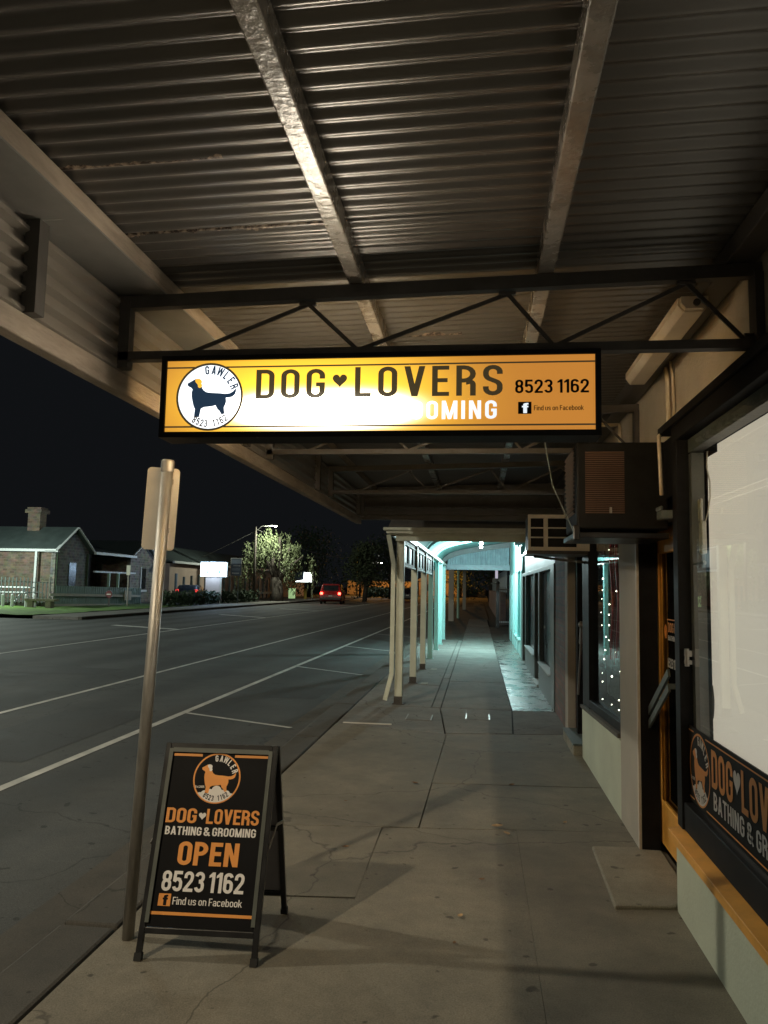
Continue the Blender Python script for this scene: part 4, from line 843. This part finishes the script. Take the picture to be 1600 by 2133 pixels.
LV = [(.14, 5.57, .09, 20, 'leafpale', 'large curled pale leaf on the cross joint of the footpath'), (.20, 5.42, .07, 120, 'leafpale', 'flat pale leaf just nearer than the large curled one'), (-.08, 4.06, .045, 60, 'leafpale', 'pale crumpled leaf in the middle of the near footpath'),
      (.03, 4.57, .04, 10, 'leafbrown', 'small brown leaf on the near right slab'), (-.10, 3.76, .03, 80, 'leafbrown', 'tiny leaf nearest the camera'), (-.52, 6.64, .07, 150, 'leafbrown', 'dark curled leaf left of the long joint'),
      (.29, 6.74, .07, 45, 'leafbrown', 'dark leaf on the far cross crack right of the long joint'), (-.82, 4.97, .05, 30, 'leafbrown', 'small dark leaf on the left slab right of the sign board'), (.62, 5.75, .05, 70, 'leafpale', 'pale leaf scrap near the concrete step'), (-1.0, 6.0, .03, 0, 'leafbrown', 'dark speck of leaf behind the sign board')]
for (x, y, s_, a, mk, lb) in LV:
    mb = MB(); ca, sa = math.cos(R(a)), math.sin(R(a)); n_ = 7
    L_ = [(s_ * (i / (n_ - 1) - .5), s_ * .28 * math.sin(math.pi * i / (n_ - 1)) ** .8, .006 + .12 * s_ * ((i / (n_ - 1) - .5) * 2) ** 2) for i in range(n_)]
    for i in range(n_ - 1):
        (a0, w0, z0), (a1, w1, z1) = L_[i], L_[i + 1]
        P = lambda u, v, z: (x + u * ca - v * sa, y + u * sa + v * ca, z + .004)
        mb.quad(P(a0, 0, z0), P(a1, 0, z1), P(a1, w1, z1 + w1 * .45), P(a0, w0, z0 + w0 * .45)); mb.quad(P(a0, -w0, z0 + w0 * .35), P(a1, -w1, z1 + w1 * .35), P(a1, 0, z1), P(a0, 0, z0))
    tag(part('fallen_leaf', mb, M[mk]), lb, 'leaf', 'fallen leaves on the footpath')

# ================================================================== CARS
def car(name, label, loc, rz, paint, glow, wd=1.9, ln=4.6, ht=1.75, front=False):
    o = thing(name, label, 'car', loc); k = wd / 2; h = ht
    def P(x, y, z):
        return Vector(loc) + Vector((x * math.cos(rz) - y * math.sin(rz), x * math.sin(rz) + y * math.cos(rz), z))
    def hull(prof_, x0, x1): 
        n = len(prof_); xs = [(-x0, -1), (x0, 1)]
        return MB().add([P(-(x0 if z < h * .6 else x1), y, z) for y, z in prof_] + [P((x0 if z < h * .6 else x1), y, z) for y, z in prof_], [tuple(range(n)), tuple(range(n, 2 * n))[::-1]] + [(i, (i + 1) % n, n + (i + 1) % n, n + i) for i in range(n)])
    L = ln / 2
    body = part('body', hull([(-L, .38), (-L + .02, .95), (-L + .12, 1.02), (-L + .45, h - .06), (-L + .8, h), (.1, h), (.75, h - .08), (1.35, 1.08), (L - .25, .92), (L, .72), (L, .34), (L - .4, .26), (-L + .4, .26)], k, k * .80), paint, o, bevel=.05)
    part('rear_window', MB().quad(P(-k * .72, -L + .155, 1.1), P(k * .72, -L + .155, 1.1), P(k * .68, -L + .405, h - .14), P(-k * .68, -L + .405, h - .14)).add([P(-k * .72, -L + .165, 1.1), P(k * .72, -L + .165, 1.1), P(k * .68, -L + .415, h - .14), P(-k * .68, -L + .415, h - .14)], [(3, 2, 1, 0)]), M['darkwin'], o)
    for s_ in (-1, 1):
        sw = MB(); q = [(-L + .6, 1.1), (1.0, 1.1), (.6, h - .16), (-L + .8, h - .14)]
        sw.prism(q, lambda p, t: P(s_ * (k * 1.0 - (p[1] - 1.0) * .24 + t), p[0], p[1]), .0, .012); part('side_window', sw, M['darkwin'], o)
        part('tail_light', MB().frame_box(P(0, 0, 0), Vector((math.cos(rz), math.sin(rz), 0)), Vector((0, 0, 1)), Vector((math.sin(rz), -math.cos(rz), 0)), s_ * k * .82 - .12, s_ * k * .82 + .12, .92, 1.14, L - .05, L + .03), glow, o, bevel=.02)
        part('mirror', MB().frame_box(P(0, 0, 0), Vector((math.cos(rz), math.sin(rz), 0)), Vector((0, 0, 1)), Vector((-math.sin(rz), math.cos(rz), 0)), s_ * (k + .08) - .09, s_ * (k + .08) + .09, 1.05, 1.22, .75, .87), paint, o, bevel=.02)
        for yw in (-L + .85, L - .9):
            wh = part('wheel', MB().tube([P(s_ * (k - .2), yw, .34), P(s_ * (k + .01), yw, .34)], .34, 20), M['tyre'], o)
            part('rim', MB().tube([P(s_ * (k + .011), yw, .34), P(s_ * (k + .018), yw, .34)], .21, 14), M['galv'], wh)
    part('bumper', MB().frame_box(P(0, 0, 0), Vector((math.cos(rz), math.sin(rz), 0)), Vector((0, 0, 1)), Vector((math.sin(rz), -math.cos(rz), 0)), -k * .96, k * .96, .42, .66, L - .03, L + .06), M['darkmetal'], o, bevel=.03)
    part('number_plate', MB().frame_box(P(0, 0, 0), Vector((math.cos(rz), math.sin(rz), 0)), Vector((0, 0, 1)), Vector((math.sin(rz), -math.cos(rz), 0)), -.18, .18, .74, .85, L + .0, L + .012), M['white'], o)
    return o
tl_on = emit('red tail lamp', (1, .05, .03), 14); tl_dim = emit('dim red tail lamp', (1, .06, .05), .6)
rc = car('parked_car', 'red four wheel drive seen from behind with bright red tail lights', (-14.35, 75.5, RZ), R(5), M['carred'], tl_on, 2.1, 4.7, 1.95)
car('parked_car', 'dark car parked behind the hedge near the stone houses', (-24.0, 62.5, .0), R(12), M['cardark'], tl_dim, 1.85, 4.5, 1.5)
car('parked_car', 'distant dark car under the orange lamp with two tail lights', (-8.6, 96, RZ), R(0), M['cardark'], tl_on, 1.9, 4.5, 1.6)

# ================================================================== STREET LAMPS
def street_lamp(label, x, y, h, arm, energy, col, lens_e, spot=None, armdir=(1, 0)):
    o = thing('street_lamp', label, 'street lamp', (x, y, 0)); hx, hy = x + arm * armdir[0], y + arm * armdir[1]
    part('pole', MB().tube([(x, y, -.2), (x, y, h * .5), (x, y, h)], [.17, .13, .10], 12), M['bark'] if lens_e > 100 else M['galv'], o, True)
    part('arm', MB().tube([(x, y, h - .5), (x + (hx - x) * .3, y + (hy - y) * .3, h + .05), (hx, hy, h + .15)], .035, 8), M['galv'], o, True)
    part('lamp_head', MB().ball((hx, hy, h + .17), .22, 12, 6, .45), M['galv'], o, True)
    part('lens', MB().ball((hx, hy, h + .08), .15, 12, 6, .5), emit('street lamp lens', col, lens_e), o, True)
    lamp('street_light', (hx, hy, h - .12), energy, col, .12, o); return o
LC = (1, .93, .74)
street_lamp('park lamp over the lawn beyond the left edge of the view', -30.5, 41.6, 4.4, .9, 1800, (.85, 1, .86), 60)
street_lamp('side street lamp beyond the left edge of the view', -20.6, 25.5, 8.0, 1.2, 1700, (.88, 1, .9), 60)
street_lamp('tall street lamp across the road from the dog grooming sign', -13.5, 3.45, 8.0, 4.0, 1150, LC, 40)
street_lamp('street lamp across the road behind the camera', -12.5, -6.5, 9.4, 6.0, 3000, (1, .84, .58), 40)
street_lamp('street lamp on a timber pole glowing in the weeping tree', -21.4, 72.0, 7.2, 1.9, 1500, (.93, 1, .80), 300)
street_lamp('far street lamp showing as a white dot beyond the second tree', -18.2, 118, 5.2, 3.2, 350, (1, .97, .9), 120)
street_lamp('orange sodium lamp far down the street', -9.5, 142, 9.0, 2.5, 4500, (1, .42, .06), 60)
street_lamp('orange sodium lamp at the far left corner block', -22, 139, 8.5, 2.0, 3500, (1, .45, .08), 60)

# ================================================================== FAR SIDE: stone houses
ha = thing('stone_house', 'stone cottage with steep front gable behind the green fence', 'house', (-31, 48, 0))
part('front_wall', MB().prism([(48.2, 0), (52.6, 0), (52.6, 3.75), (50.4, 5.2), (48.2, 3.75)], lambda p, t: (t, p[0], p[1]), -28.3, -28.0), M['stone'], ha)
part('side_wall', MB().box(-38, -28.301, 48.2, 48.5, 0, 3.7), M['redstone'], ha)
part('back_wall', MB().box(-38, -28.301, 52.3, 52.6, 0, 3.7), M['stone'], ha)
rf = MB()
for sgn in (-1, 1):
    a, b_ = 50.4, 50.4 + sgn * 2.6; rf.add([(-27.75, a, 5.38), (-38, a, 5.38), (-38, b_, 3.68), (-27.75, b_, 3.68), (-27.75, a, 5.30), (-38, a, 5.30), (-38, b_, 3.60), (-27.75, b_, 3.60)], [(0, 1, 2, 3), (7, 6, 5, 4), (0, 3, 7, 4), (2, 1, 5, 6)])
rfa = part('roof', rf, M['slate'], ha)
part('chimney', MB().box(-31.2, -30.3, 49.9, 50.7, 4.9, 6.3).box(-31.35, -30.15, 49.75, 50.85, 6.3, 6.55).box(-31.25, -30.25, 49.85, 50.75, 6.55, 6.7), M['redstone'], rfa)
bgm = MB()
for sgn in (-1, 1): bgm.bar((-27.72, 50.4, 5.34), (-27.72, 50.4 + sgn * 2.62, 3.64), .05, .22, (1, 0, 0))
part('bargeboard', bgm, M['trim'], ha)
part('gutter', MB().box(-38, -27.7, 47.72, 47.84, 3.55, 3.72).box(-28.5, -27.6, 47.72, 48.0, 3.52, 3.6), M['trim'], ha)
part('window', MB().box(-27.995, -27.95, 49.95, 50.85, 1.3, 2.9), M['darkwin'], ha)
part('annexe_wall', MB().box(-43, -38.01, 47.9, 52, 0, 4.0), M['redstone'], ha)
part('annexe_chimney', MB().box(-37.2, -36.2, 49.5, 50.5, 4.0, 6.2).box(-37.35, -36.05, 49.35, 50.65, 6.2, 6.5), M['redstone'], ha)
part('annexe_awning', MB().add([(-44, 44, 2.9), (-34, 44, 2.9), (-34, 48.1, 3.75), (-44, 48.1, 3.75), (-44, 44, 3.0), (-34, 44, 3.0), (-34, 48.1, 3.85), (-44, 48.1, 3.85)], [(3, 2, 1, 0), (4, 5, 6, 7), (0, 1, 5, 4), (1, 2, 6, 5)]), M['tan'], ha)
pm = MB()
for x in (-34.1, -29.3): pm.box(x - .07, x + .07, 44.1, 44.24, 0, 3.0)
part('awning_post', MB().box(-34.2, -34.05, 44.1, 44.24, 0, 2.92), M['trim'], ha); part('awning_post', MB().box(-29.2, -29.05, 47.75, 47.9, 0, 3.55), M['trim'], ha)
part('downpipe', MB().tube([(-27.9, 48.25, .2), (-27.9, 48.25, 3.6)], .05, 6), M['hedge'], ha)
part('downpipe', MB().tube([(-27.95, 52.4, .2), (-27.95, 52.4, 3.6)], .08, 6), M['hedge'], ha)
hb_ = thing('stone_house', 'stone cottage with smaller gable behind the sign pole', 'house', (-31, 61.5, 0))
part('front_wall', MB().prism([(59.4, -.1), (63.9, -.1), (63.9, 3.75), (61.6, 4.95), (59.4, 3.75)], lambda p, t: (t, p[0], p[1]), -28.3, -28.0), M['stone'], hb_)
part('side_wall', MB().box(-36, -28.301, 59.4, 59.7, 0, 3.7), M['redstone'], hb_)
rf = MB()
for sgn in (-1, 1):
    a, b_ = 61.6, 61.6 + sgn * 2.6; rf.add([(-27.75, a, 5.12), (-36, a, 5.12), (-36, b_, 3.68), (-27.75, b_, 3.68), (-27.75, a, 5.04), (-36, a, 5.04), (-36, b_, 3.60), (-27.75, b_, 3.60)], [(0, 1, 2, 3), (7, 6, 5, 4), (0, 3, 7, 4), (2, 1, 5, 6)])
part('roof', rf, M['slate'], hb_)
bgm = MB()
for sgn in (-1, 1): bgm.bar((-27.72, 61.6, 5.08), (-27.72, 61.6 + sgn * 2.62, 3.64), .05, .22, (1, 0, 0))
part('bargeboard', bgm, M['trim'], hb_)
wfr = part('window', MB().box(-27.995, -27.95, 61.4, 62.3, 1.1, 2.8), M['darkwin'], hb_); part('frame', MB().box(-27.99, -27.92, 61.25, 61.399, 1.0, 2.9).box(-27.99, -27.88, 61.25, 62.45, .85, .999), M['trim'], wfr)
part('porch_roof', MB().add([(-27.6, 52.65, 3.62), (-27.6, 59.38, 3.62), (-31, 59.38, 4.3), (-31, 52.65, 4.3), (-27.6, 52.65, 3.72), (-27.6, 59.38, 3.72), (-31, 59.38, 4.4), (-31, 52.65, 4.4)], [(3, 2, 1, 0), (4, 5, 6, 7), (0, 1, 5, 4)]), M['slate'], hb_)
part('porch_gutter', MB().box(-27.62, -27.45, 52.65, 59.38, 3.58, 3.76), M['trim'], hb_)
part('porch_rail', MB().box(-27.62, -27.5, 52.65, 59.38, 2.28, 2.40), M['trim'], hb_)
for y in (54.9, 56.4): part('porch_post', MB().box(-27.66, -27.50, y, y + .16, 0, 2.279), M['mintdark'], hb_)
part('porch_wall', MB().box(-31.2, -31, 52.65, 59.38, 0, 4.2), M['redstone'], hb_)

# pale long building further on
hc = thing('long_building', 'long pale building behind the blue lit sign', 'building', (-30, 85, 0))
part('wall', MB().box(-34, -27, 65, 118, -.1, 3.35), M['palestone'], hc)
part('roof', MB().prism([(-26.6, 3.5), (-30.5, 5.2), (-34.4, 3.5)], lambda p, t: (p[0], t, p[1]), 64.6, 118.4), M['slate'], hc)
part('gutter', MB().box(-26.6, -26.4, 64.6, 118.4, 3.36, 3.56), M['trim'], hc)
for y in (74, 83, 92, 101, 110):
    wn = part('window', MB().box(-27.0, -26.96, y, y + 1.3, 1.1, 2.6), M['darkwin'], hc); part('sill', MB().box(-27.0, -26.9, y - .1, y + 1.4, 1.0, 1.099), M['trim'], wn)
part('arched_door', MB().prism([(96.5, 0)] + arc(97.4, 1.7, .9, .9, 180, 0, 10)[0:] + [(98.3, 0)], lambda p, t: (t, p[0], p[1]), -27, -26.95), M['darkwin'], hc)

# ------------------------------------------------------------------ fences
def ribbed(p, q, z0a, z1a, z0b, z1b, pitch=.28, dep=.035):
    p = Vector((*p, 0)); q = Vector((*q, 0)); L = (q - p).length; d = (q - p) / L; nn = Vector((d.y, -d.x, 0)); pr = []; s_ = 0
    while s_ < L: pr += [(s_, 0), (s_ + pitch * .35, 0), (s_ + pitch * .45, dep), (s_ + pitch * .9, dep)]; s_ += pitch
    f = lambda pp, t: tuple(p + d * pp[0] + nn * pp[1] + Vector((0, 0, (z0a + (z0b - z0a) * pp[0] / L) * (1 - t) + (z1a + (z1b - z1a) * pp[0] / L) * t)))
    return MB().sheet(pr, f, [0, 1])
gf = thing('fence', 'pale green corrugated fence with a cream rail before the stone cottages', 'fence', (-25, 49, 0))
part('sheeting', ribbed((-25, 43.2), (-25, 54.7), .25, 1.35, -.05, 1.2), M['fencegreen'], gf)
part('rail', MB().bar((-24.9, 42.5, .82), (-24.9, 54.7, .62), .06, .16), M['palerail'], gf); part('plinth', MB().bar((-24.93, 42.9, .2), (-24.93, 54.7, -.02), .08, .14), M['palerail'], gf)
pfn = thing('fence', 'dark picket fence running left from the green fence', 'fence', (-29, 41.5, 0)); pk = MB()
for k in range(46): x = -25.2 - k * .22; pk.box(x - .03, x + .03, 43.0 - k * .03, 43.03 - k * .03, .3, 1.55 + .25 * (k > 3))
part('pickets', pk, M['steelgrey'], pfn)
part('rail', MB().bar((-25.1, 43.05, 1.5), (-35.4, 41.7, 1.72), .05).bar((-25.1, 43.05, .6), (-35.4, 41.7, .62), .05), M['steelgrey'], pfn)
for x in (-25.2, -29.2, -33.2): part('post', MB().box(x - .05, x + .05, 42.9 - (-25.2 - x) * .136, 43 - (-25.2 - x) * .136, .1, 1.85), M['galv'], pfn)
def posts_fence(label, x, y0, y1, n, h):
    t = thing('picket_fence', label, 'fence', (x, (y0 + y1) / 2, 0)); mb = MB()
    for k in range(n): y = y0 + (y1 - y0) * k / (n - 1); part('picket', MB().box(x - .09, x + .09, y, y + .16, 0, h + random.uniform(-.15, .15)), M['steelgrey'], t)
    part('rail', MB().box(x + .0905, x + .15, y0, y1, .55, .8), M['steelgrey'], t)
posts_fence('row of tall dark timber posts in front of the long pale building', -25.2, 62, 92, 18, 2.3)
# hedge
def foliage(n, fn, size):
    mb = MB()
    for _ in range(n):
        c = Vector(fn()); a = Vector((random.gauss(0, 1), random.gauss(0, 1), random.gauss(0, 1))).normalized(); b_ = a.cross(Vector((random.gauss(0, 1), random.gauss(0, 1), random.gauss(0, 1)))).normalized(); s_ = size * random.uniform(.6, 1.4)
        mb.quad(c - a * s_ - b_ * s_ * .1, c + b_ * s_ * .45, c + a * s_, c - b_ * s_ * .45)
    return mb
hg1 = foliage(2600, lambda: (random.uniform(-22.3, -21.1), random.uniform(50.5, 73), random.uniform(0, 1) ** .8 * (.95 + .12 * math.sin(random.random() * 6))), .16)
tag(part('hedge', hg1, M['hedge']), 'low clipped hedge along the far footpath under the blue lit sign', 'hedge')
hg2 = foliage(1400, lambda: (random.uniform(-17.5, -9.5), random.uniform(118, 121), random.uniform(0, 1) ** .8 * 1.5), .3)
tag(part('hedge', hg2, M['hedge']), 'dark far hedge in front of the orange lit wall', 'hedge')

# ------------------------------------------------------------------ trees
def weeping_tree(label, x, y, h, rad, m, n):
    o = thing('weeping_tree', label, 'tree', (x, y, 0)); tk_ = MB()
    tk_.tube([(x, y, -.1), (x + .1, y, 1.0), (x - .05, y, 2.4)], [.72, .55, .48], 12)
    for (dx, dz, r0) in ((-2.0, 5.2, .26), (-.9, 6.2, .28), (.4, 6.4, .3), (1.3, 5.4, .24), (2.6, 4.6, .2)):
        tk_.tube([(x + dx * .05, y, 2.0), (x + dx * .35, y + random.uniform(-.6, .6), 2.0 + (dz - 2) * .45), (x + dx, y + random.uniform(-1.2, 1.2), dz)], [r0 * 1.3, r0, r0 * .3], 8)
    part('trunk', tk_, M['bark'], o, True)
    cr = MB()
    for _ in range(n):
        if _ % 11 == 0: cth = random.uniform(0, 2 * math.pi); crr = rad * random.random() ** .45
        th = cth + random.gauss(0, .075); rr0 = min(rad, abs(crr + random.gauss(0, .18))); h_ = h * (1 - .12 * (1 + math.sin(cth * 2.3 + 1))); px, py = x + rr0 * math.cos(th), y + rr0 * .8 * math.sin(th)
        top = h_ - (rr0 / rad) ** 2 * h * .26 + random.uniform(-.9, .3); ln = random.uniform(.6, 1.8) + (rr0 / rad) * 2.8 * random.random()
        sx_, sy_ = random.uniform(-.25, .25), random.uniform(-.25, .25); k = int(ln / .13)
        for i in range(k):
            f = i / k; c = Vector((px + sx_ * f + random.gauss(0, .10), py + sy_ * f + random.gauss(0, .10), top - ln * f))
            a = Vector((random.gauss(0, .5), random.gauss(0, .5), -1)).normalized(); b_ = a.cross(Vector((random.gauss(0, 1), random.gauss(0, 1), .1))).normalized(); s_ = random.uniform(.07, .16)
            cr.quad(c - a * s_, c + b_ * s_ * .5, c + a * s_, c - b_ * s_ * .5)
    part('crown', cr, m, o); return o
weeping_tree('large weeping pepper tree around the timber lamp pole', -20.2, 76.0, 7.6, 4.3, M['leafgreen'], 300)
def tree(label, x, y, h, rad, m, n, z0=1.6):
    o = thing('dense_tree', label, 'tree', (x, y, 0))
    part('trunk', MB().tube([(x, y, -.2), (x + .1, y, h * .35), (x, y, h * .8)], [.3, .22, .06], 8).tube([(x, y, h * .3), (x + rad * .5, y, h * .6)], [.14, .04], 6).tube([(x, y, h * .25), (x - rad * .5, y + .3, h * .55)], [.14, .04], 6), M['bark'], o, True)
    cl = [(random.gauss(0, .42) * rad, random.gauss(0, .42) * rad, z0 + (h - z0) * random.random()) for _ in range(26)]
    def fn():
        c = random.choice(cl); k = rad * .34 * (1.15 - .6 * (c[2] - z0) / (h - z0)); return (x + c[0] * (1.1 - .6 * (c[2] - z0) / (h - z0)) + random.gauss(0, k), y + c[1] + random.gauss(0, k), c[2] + random.gauss(0, k * .8))
    part('crown', foliage(n, fn, .2), m, o)
tree('small street tree with a rounded crown right of the red car', -13.6, 92, 7.3, 2.3, M['leafdark'], 3000)
tree('tall dark tree beyond the far lamp dot', -12.8, 112, 10, 4.2, M['hedge'], 3000)
tree('broad dark tree behind the red car', -24, 108, 9, 5, M['hedge'], 3500)
tree('bushy tree lit orange at the end of the street', -3.4, 146, 7, 2.8, M['leafgreen'], 2200, 1)
tree('dark tree over the far end of the footpath', 1.5, 100, 9, 4, M['hedge'], 3000, 2)

# ------------------------------------------------------------------ lit signs across the road
s1 = thing('lit_sign', 'glowing blue white lightbox sign on posts across the road', 'sign', (-21.9, 62, 0))
part('face', MB().box(-23.0, -20.8, 61.9, 61.95, 2.25, 3.38), emit('cold lightbox', (.72, .90, 1), 7), s1); part('cabinet', MB().box(-23.06, -20.74, 61.951, 62.2, 2.2, 3.44), M['trim'], s1)
dc = Decal((-23.0, 61.9, 2.25), (1, 0, 0), (0, 0, 1), (0, -1, 0), .01); dc.rect('g', .5, .22, 1.72, .5); dc.rect('w', .62, .3, 1.5, .4); dc.build(dict(g=emit('green panel', (.05, .4, .35), 1.2), w=emit('white stripe', (.8, 1, .9), 2)), s1, dict(g='green_band', w='stripe'))
part('post', MB().box(-21.35, -21.2, 62.0, 62.15, 0, 2.2), M['galv'], s1); part('base_board', MB().box(-22.6, -21.36, 62.02, 62.12, .55, 2.199), M['palestone'], s1)
lamp('sign_light', (-21.9, 61.2, 2.9), 260, (.45, .68, 1), .4, s1)
s2 = thing('direction_sign', 'dark direction board with white arrows beside the blue lit sign', 'sign', (-20.6, 64, 0))
part('board', MB().box(-21.1, -20.2, 64, 64.06, 2.35, 3.82), M['signblue'], s2)
dc = Decal((-21.1, 64, 2.35), (1, 0, 0), (0, 0, 1), (0, -1, 0), .01)
for v in (.18, .82): dc.rect('w', .2, v, .72, v + .07)
dc.poly('w', [(.72, .76), (.84, .855), (.72, .95)]); dc.poly('w', [(.2, .12), (.08, .215), (.2, .31)]); dc.rect('g', .08, 1.06, .82, 1.36); dc.rect('g', .08, .44, .82, .66)
dc.build(dict(w=M['trim'], g=mat('grey blue panel', (.2, .25, .33), .5)), s2, dict(w='arrow', g='name_panel'))
part('frame', MB().box(-21.14, -21.1001, 63.99, 64.07, 2.33, 3.86).box(-20.1999, -20.16, 63.99, 64.07, 2.33, 3.86).box(-21.1, -20.2, 63.99, 64.07, 3.8201, 3.86), M['galv'], s2); part('post', MB().tube([(-20.45, 64.1, 0), (-20.45, 64.1, 3.8)], .06, 8), M['steelgrey'], s2)
s3 = thing('lit_sign', 'smaller glowing white sign beside the weeping tree', 'sign', (-20.5, 92, 0))
part('face', MB().prism([(-20.15, 2.05), (-20.15, 3.2), (-21.1, 3.2), (-21.1, 2.3), (-22.1, 2.12), (-22.1, 2.05)], lambda p, t: (p[0], t, p[1]), 91.9, 92.0), emit('white lightbox', (.9, 1, .95), 5), s3)
part('dark_panel', MB().box(-22.3, -21.11, 91.95, 92.05, 2.32, 3.3), M['signblue'], s3); part('post', MB().box(-20.12, -19.98, 92, 92.15, 0, 3.6), M['galv'], s3)
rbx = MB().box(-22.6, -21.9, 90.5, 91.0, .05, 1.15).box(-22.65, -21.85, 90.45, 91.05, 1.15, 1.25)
tag(part('litter_bin', rbx, emit('bin paint with added glow', (.5, .75, .35), .5)), 'bright green and white bin below the smaller glowing sign', 'bin')  # emission stands in for light falling on the bin
tag(part('yellow_post', MB().box(-20.6, -20.3, 90.0, 90.3, 0, 1.15).box(-20.55, -20.35, 90.05, 90.25, 1.15, 1.25), M['yellow']), 'short yellow marker post under the smaller glowing sign', 'post')
# no-entry sign, street pole, notice, bollards, picnic table, stone block
ne = thing('no_entry_sign', 'round red no entry sign on a short post before the green fence', 'sign', (-23.9, 47.8, 0))
part('post', MB().box(-23.95, -23.85, 47.8, 47.86, 0, .7), M['galv'], ne); dsc = [(.23 * math.cos(i * math.pi / 10), .23 * math.sin(i * math.pi / 10)) for i in range(20)]
part('disc', MB().prism(dsc, lambda p, t: (-23.9 + p[0], t, .82 + p[1] * 1.1), 47.76, 47.79), mat('faded red', (.10, .015, .018), .6), ne); part('bar', MB().box(-24.04, -23.76, 47.75, 47.759, .79, .85), M['palerail'], ne)
stp = thing('street_sign', 'thin grey street pole with a small plate in front of the green fence', 'sign pole', (-23.2, 49.0, 0))
part('pole', MB().tube([(-23.2, 49, -.1), (-23.2, 49, 2.75)], .05, 8), M['galv'], stp); part('plate', MB().box(-23.33, -23.07, 48.94, 48.97, 2.1, 2.75), M['palerail'], stp)
tag(part('notice_board', MB().box(-24.85, -24.8, 52.0, 53.0, .35, 1.0).box(-24.85, -24.82, 52.1, 52.2, 1.0, 1.05), M['palerail']), 'small cream notice fixed to the green fence', 'notice')
struct('terrace', MB().box(-42, -25.35, 43.25, 47.85, -.2, .32), M['concrete2'])
struct('terrace_edge', MB().box(-42, -25.3, 43.12, 43.245, -.2, .36), M['kerb'])
for (x, y, lb) in ((-27.3, 41.7, 'leftmost'), (-26.75, 41.75, 'second from the left'), (-25.95, 41.85, 'third from the left'), (-25.45, 41.9, 'rightmost')):
    b_ = thing('bollard', 'short white bollard at the picket fence, %s of the row' % lb, 'bollard', (x, y, .2), 'white bollards by the picket fence')
    part('shaft', MB().tube([(x, y, .1), (x, y, .78), (x, y, .82)], [.09, .09, .06], 10), M['trim'], b_)
pt_ = thing('picnic_table', 'white lit picnic table with benches behind the picket fence', 'table', (-29, 44.6, .32))
part('tabletop', MB().box(-31.2, -27.3, 44.3, 45.0, 1.16, 1.23), M['trim'], pt_, bevel=.01)
for yb in (43.7, 45.3): part('bench_seat', MB().box(-31.0, -27.2, yb, yb + .3, .86, .92), M['trim'], pt_, bevel=.01)
for xb in (-30.6, -27.9): part('leg', MB().bar((xb, 43.8, .33), (xb, 44.8, 1.16), .08).bar((xb, 45.5, .33), (xb, 44.5, 1.16), .08).bar((xb, 43.75, .84), (xb, 45.5, .84), .06), M['trim'], pt_)
sbk = thing('stone_bench', 'pale concrete bench block on the lawn near the green fence', 'bench', (-24.8, 42, 0))
part('slab', MB().box(-25.9, -24.1, 41.6, 42.1, .45, .58), M['step'], sbk)
for x in (-25.6, -24.5): part('leg', MB().box(x - .16, x + .16, 41.65, 42.05, 0, .45), M['step'], sbk)
for (pa, pb2, lb) in (((-21.4, 72, 7.0), (-17.0, 118, 6.3), 'thin overhead wire running from the timber lamp pole up the street'), ((-21.4, 72, 6.8), (-27, 70, 3.6), 'short service wire from the timber lamp pole to the pale building')):
    tag(part('overhead_wire', MB().tube([(pa[0] + (pb2[0] - pa[0]) * i / 12, pa[1] + (pb2[1] - pa[1]) * i / 12, pa[2] + (pb2[2] - pa[2]) * i / 12 - 1.2 * math.sin(math.pi * i / 12) * (abs(pb2[1] - pa[1]) / 46)) for i in range(13)], .018, 4), M['galv']), lb, 'wire')
# far orange lit block and stone pillar
fw_ = thing('far_wall', 'low rendered wall lit orange at the end of the street', 'wall', (-17, 152, 0))
part('wall', MB().box(-26, -12, 152, 152.4, 0, 2.6), M['palestone'], fw_); part('coping', MB().box(-26.1, -11.9, 151.95, 152.45, 2.6, 2.75), M['step'], fw_)
fh = thing('far_house', 'hip roofed house lit orange beyond the far parked car', 'house', (-8, 158, 0))
part('wall', MB().box(-12, -3, 156, 160, 0, 3), M['palestone'], fh); part('roof', MB().add([(-12.6, 155.4, 3), (-2.4, 155.4, 3), (-2.4, 160.6, 3), (-12.6, 160.6, 3), (-9, 158, 5.2), (-6, 158, 5.2)], [(0, 1, 5, 4), (1, 2, 5), (2, 3, 4, 5), (3, 0, 4)]), M['timber'], fh); part('window', MB().box(-10.5, -9, 155.95, 155.999, 1, 2.3), M['darkwin'], fh)
mo = thing('stone_monument', 'pale block monument lit orange at the end of the footpath', 'monument', (.6, 150, 0))
part('base', MB().box(-.3, 1.6, 149.3, 151, -.2, .25), M['step'], mo, bevel=.05); part('block', MB().box(-.1, 1.35, 149.5, 150.8, .25, 1.7), M['step'], mo, bevel=.12)
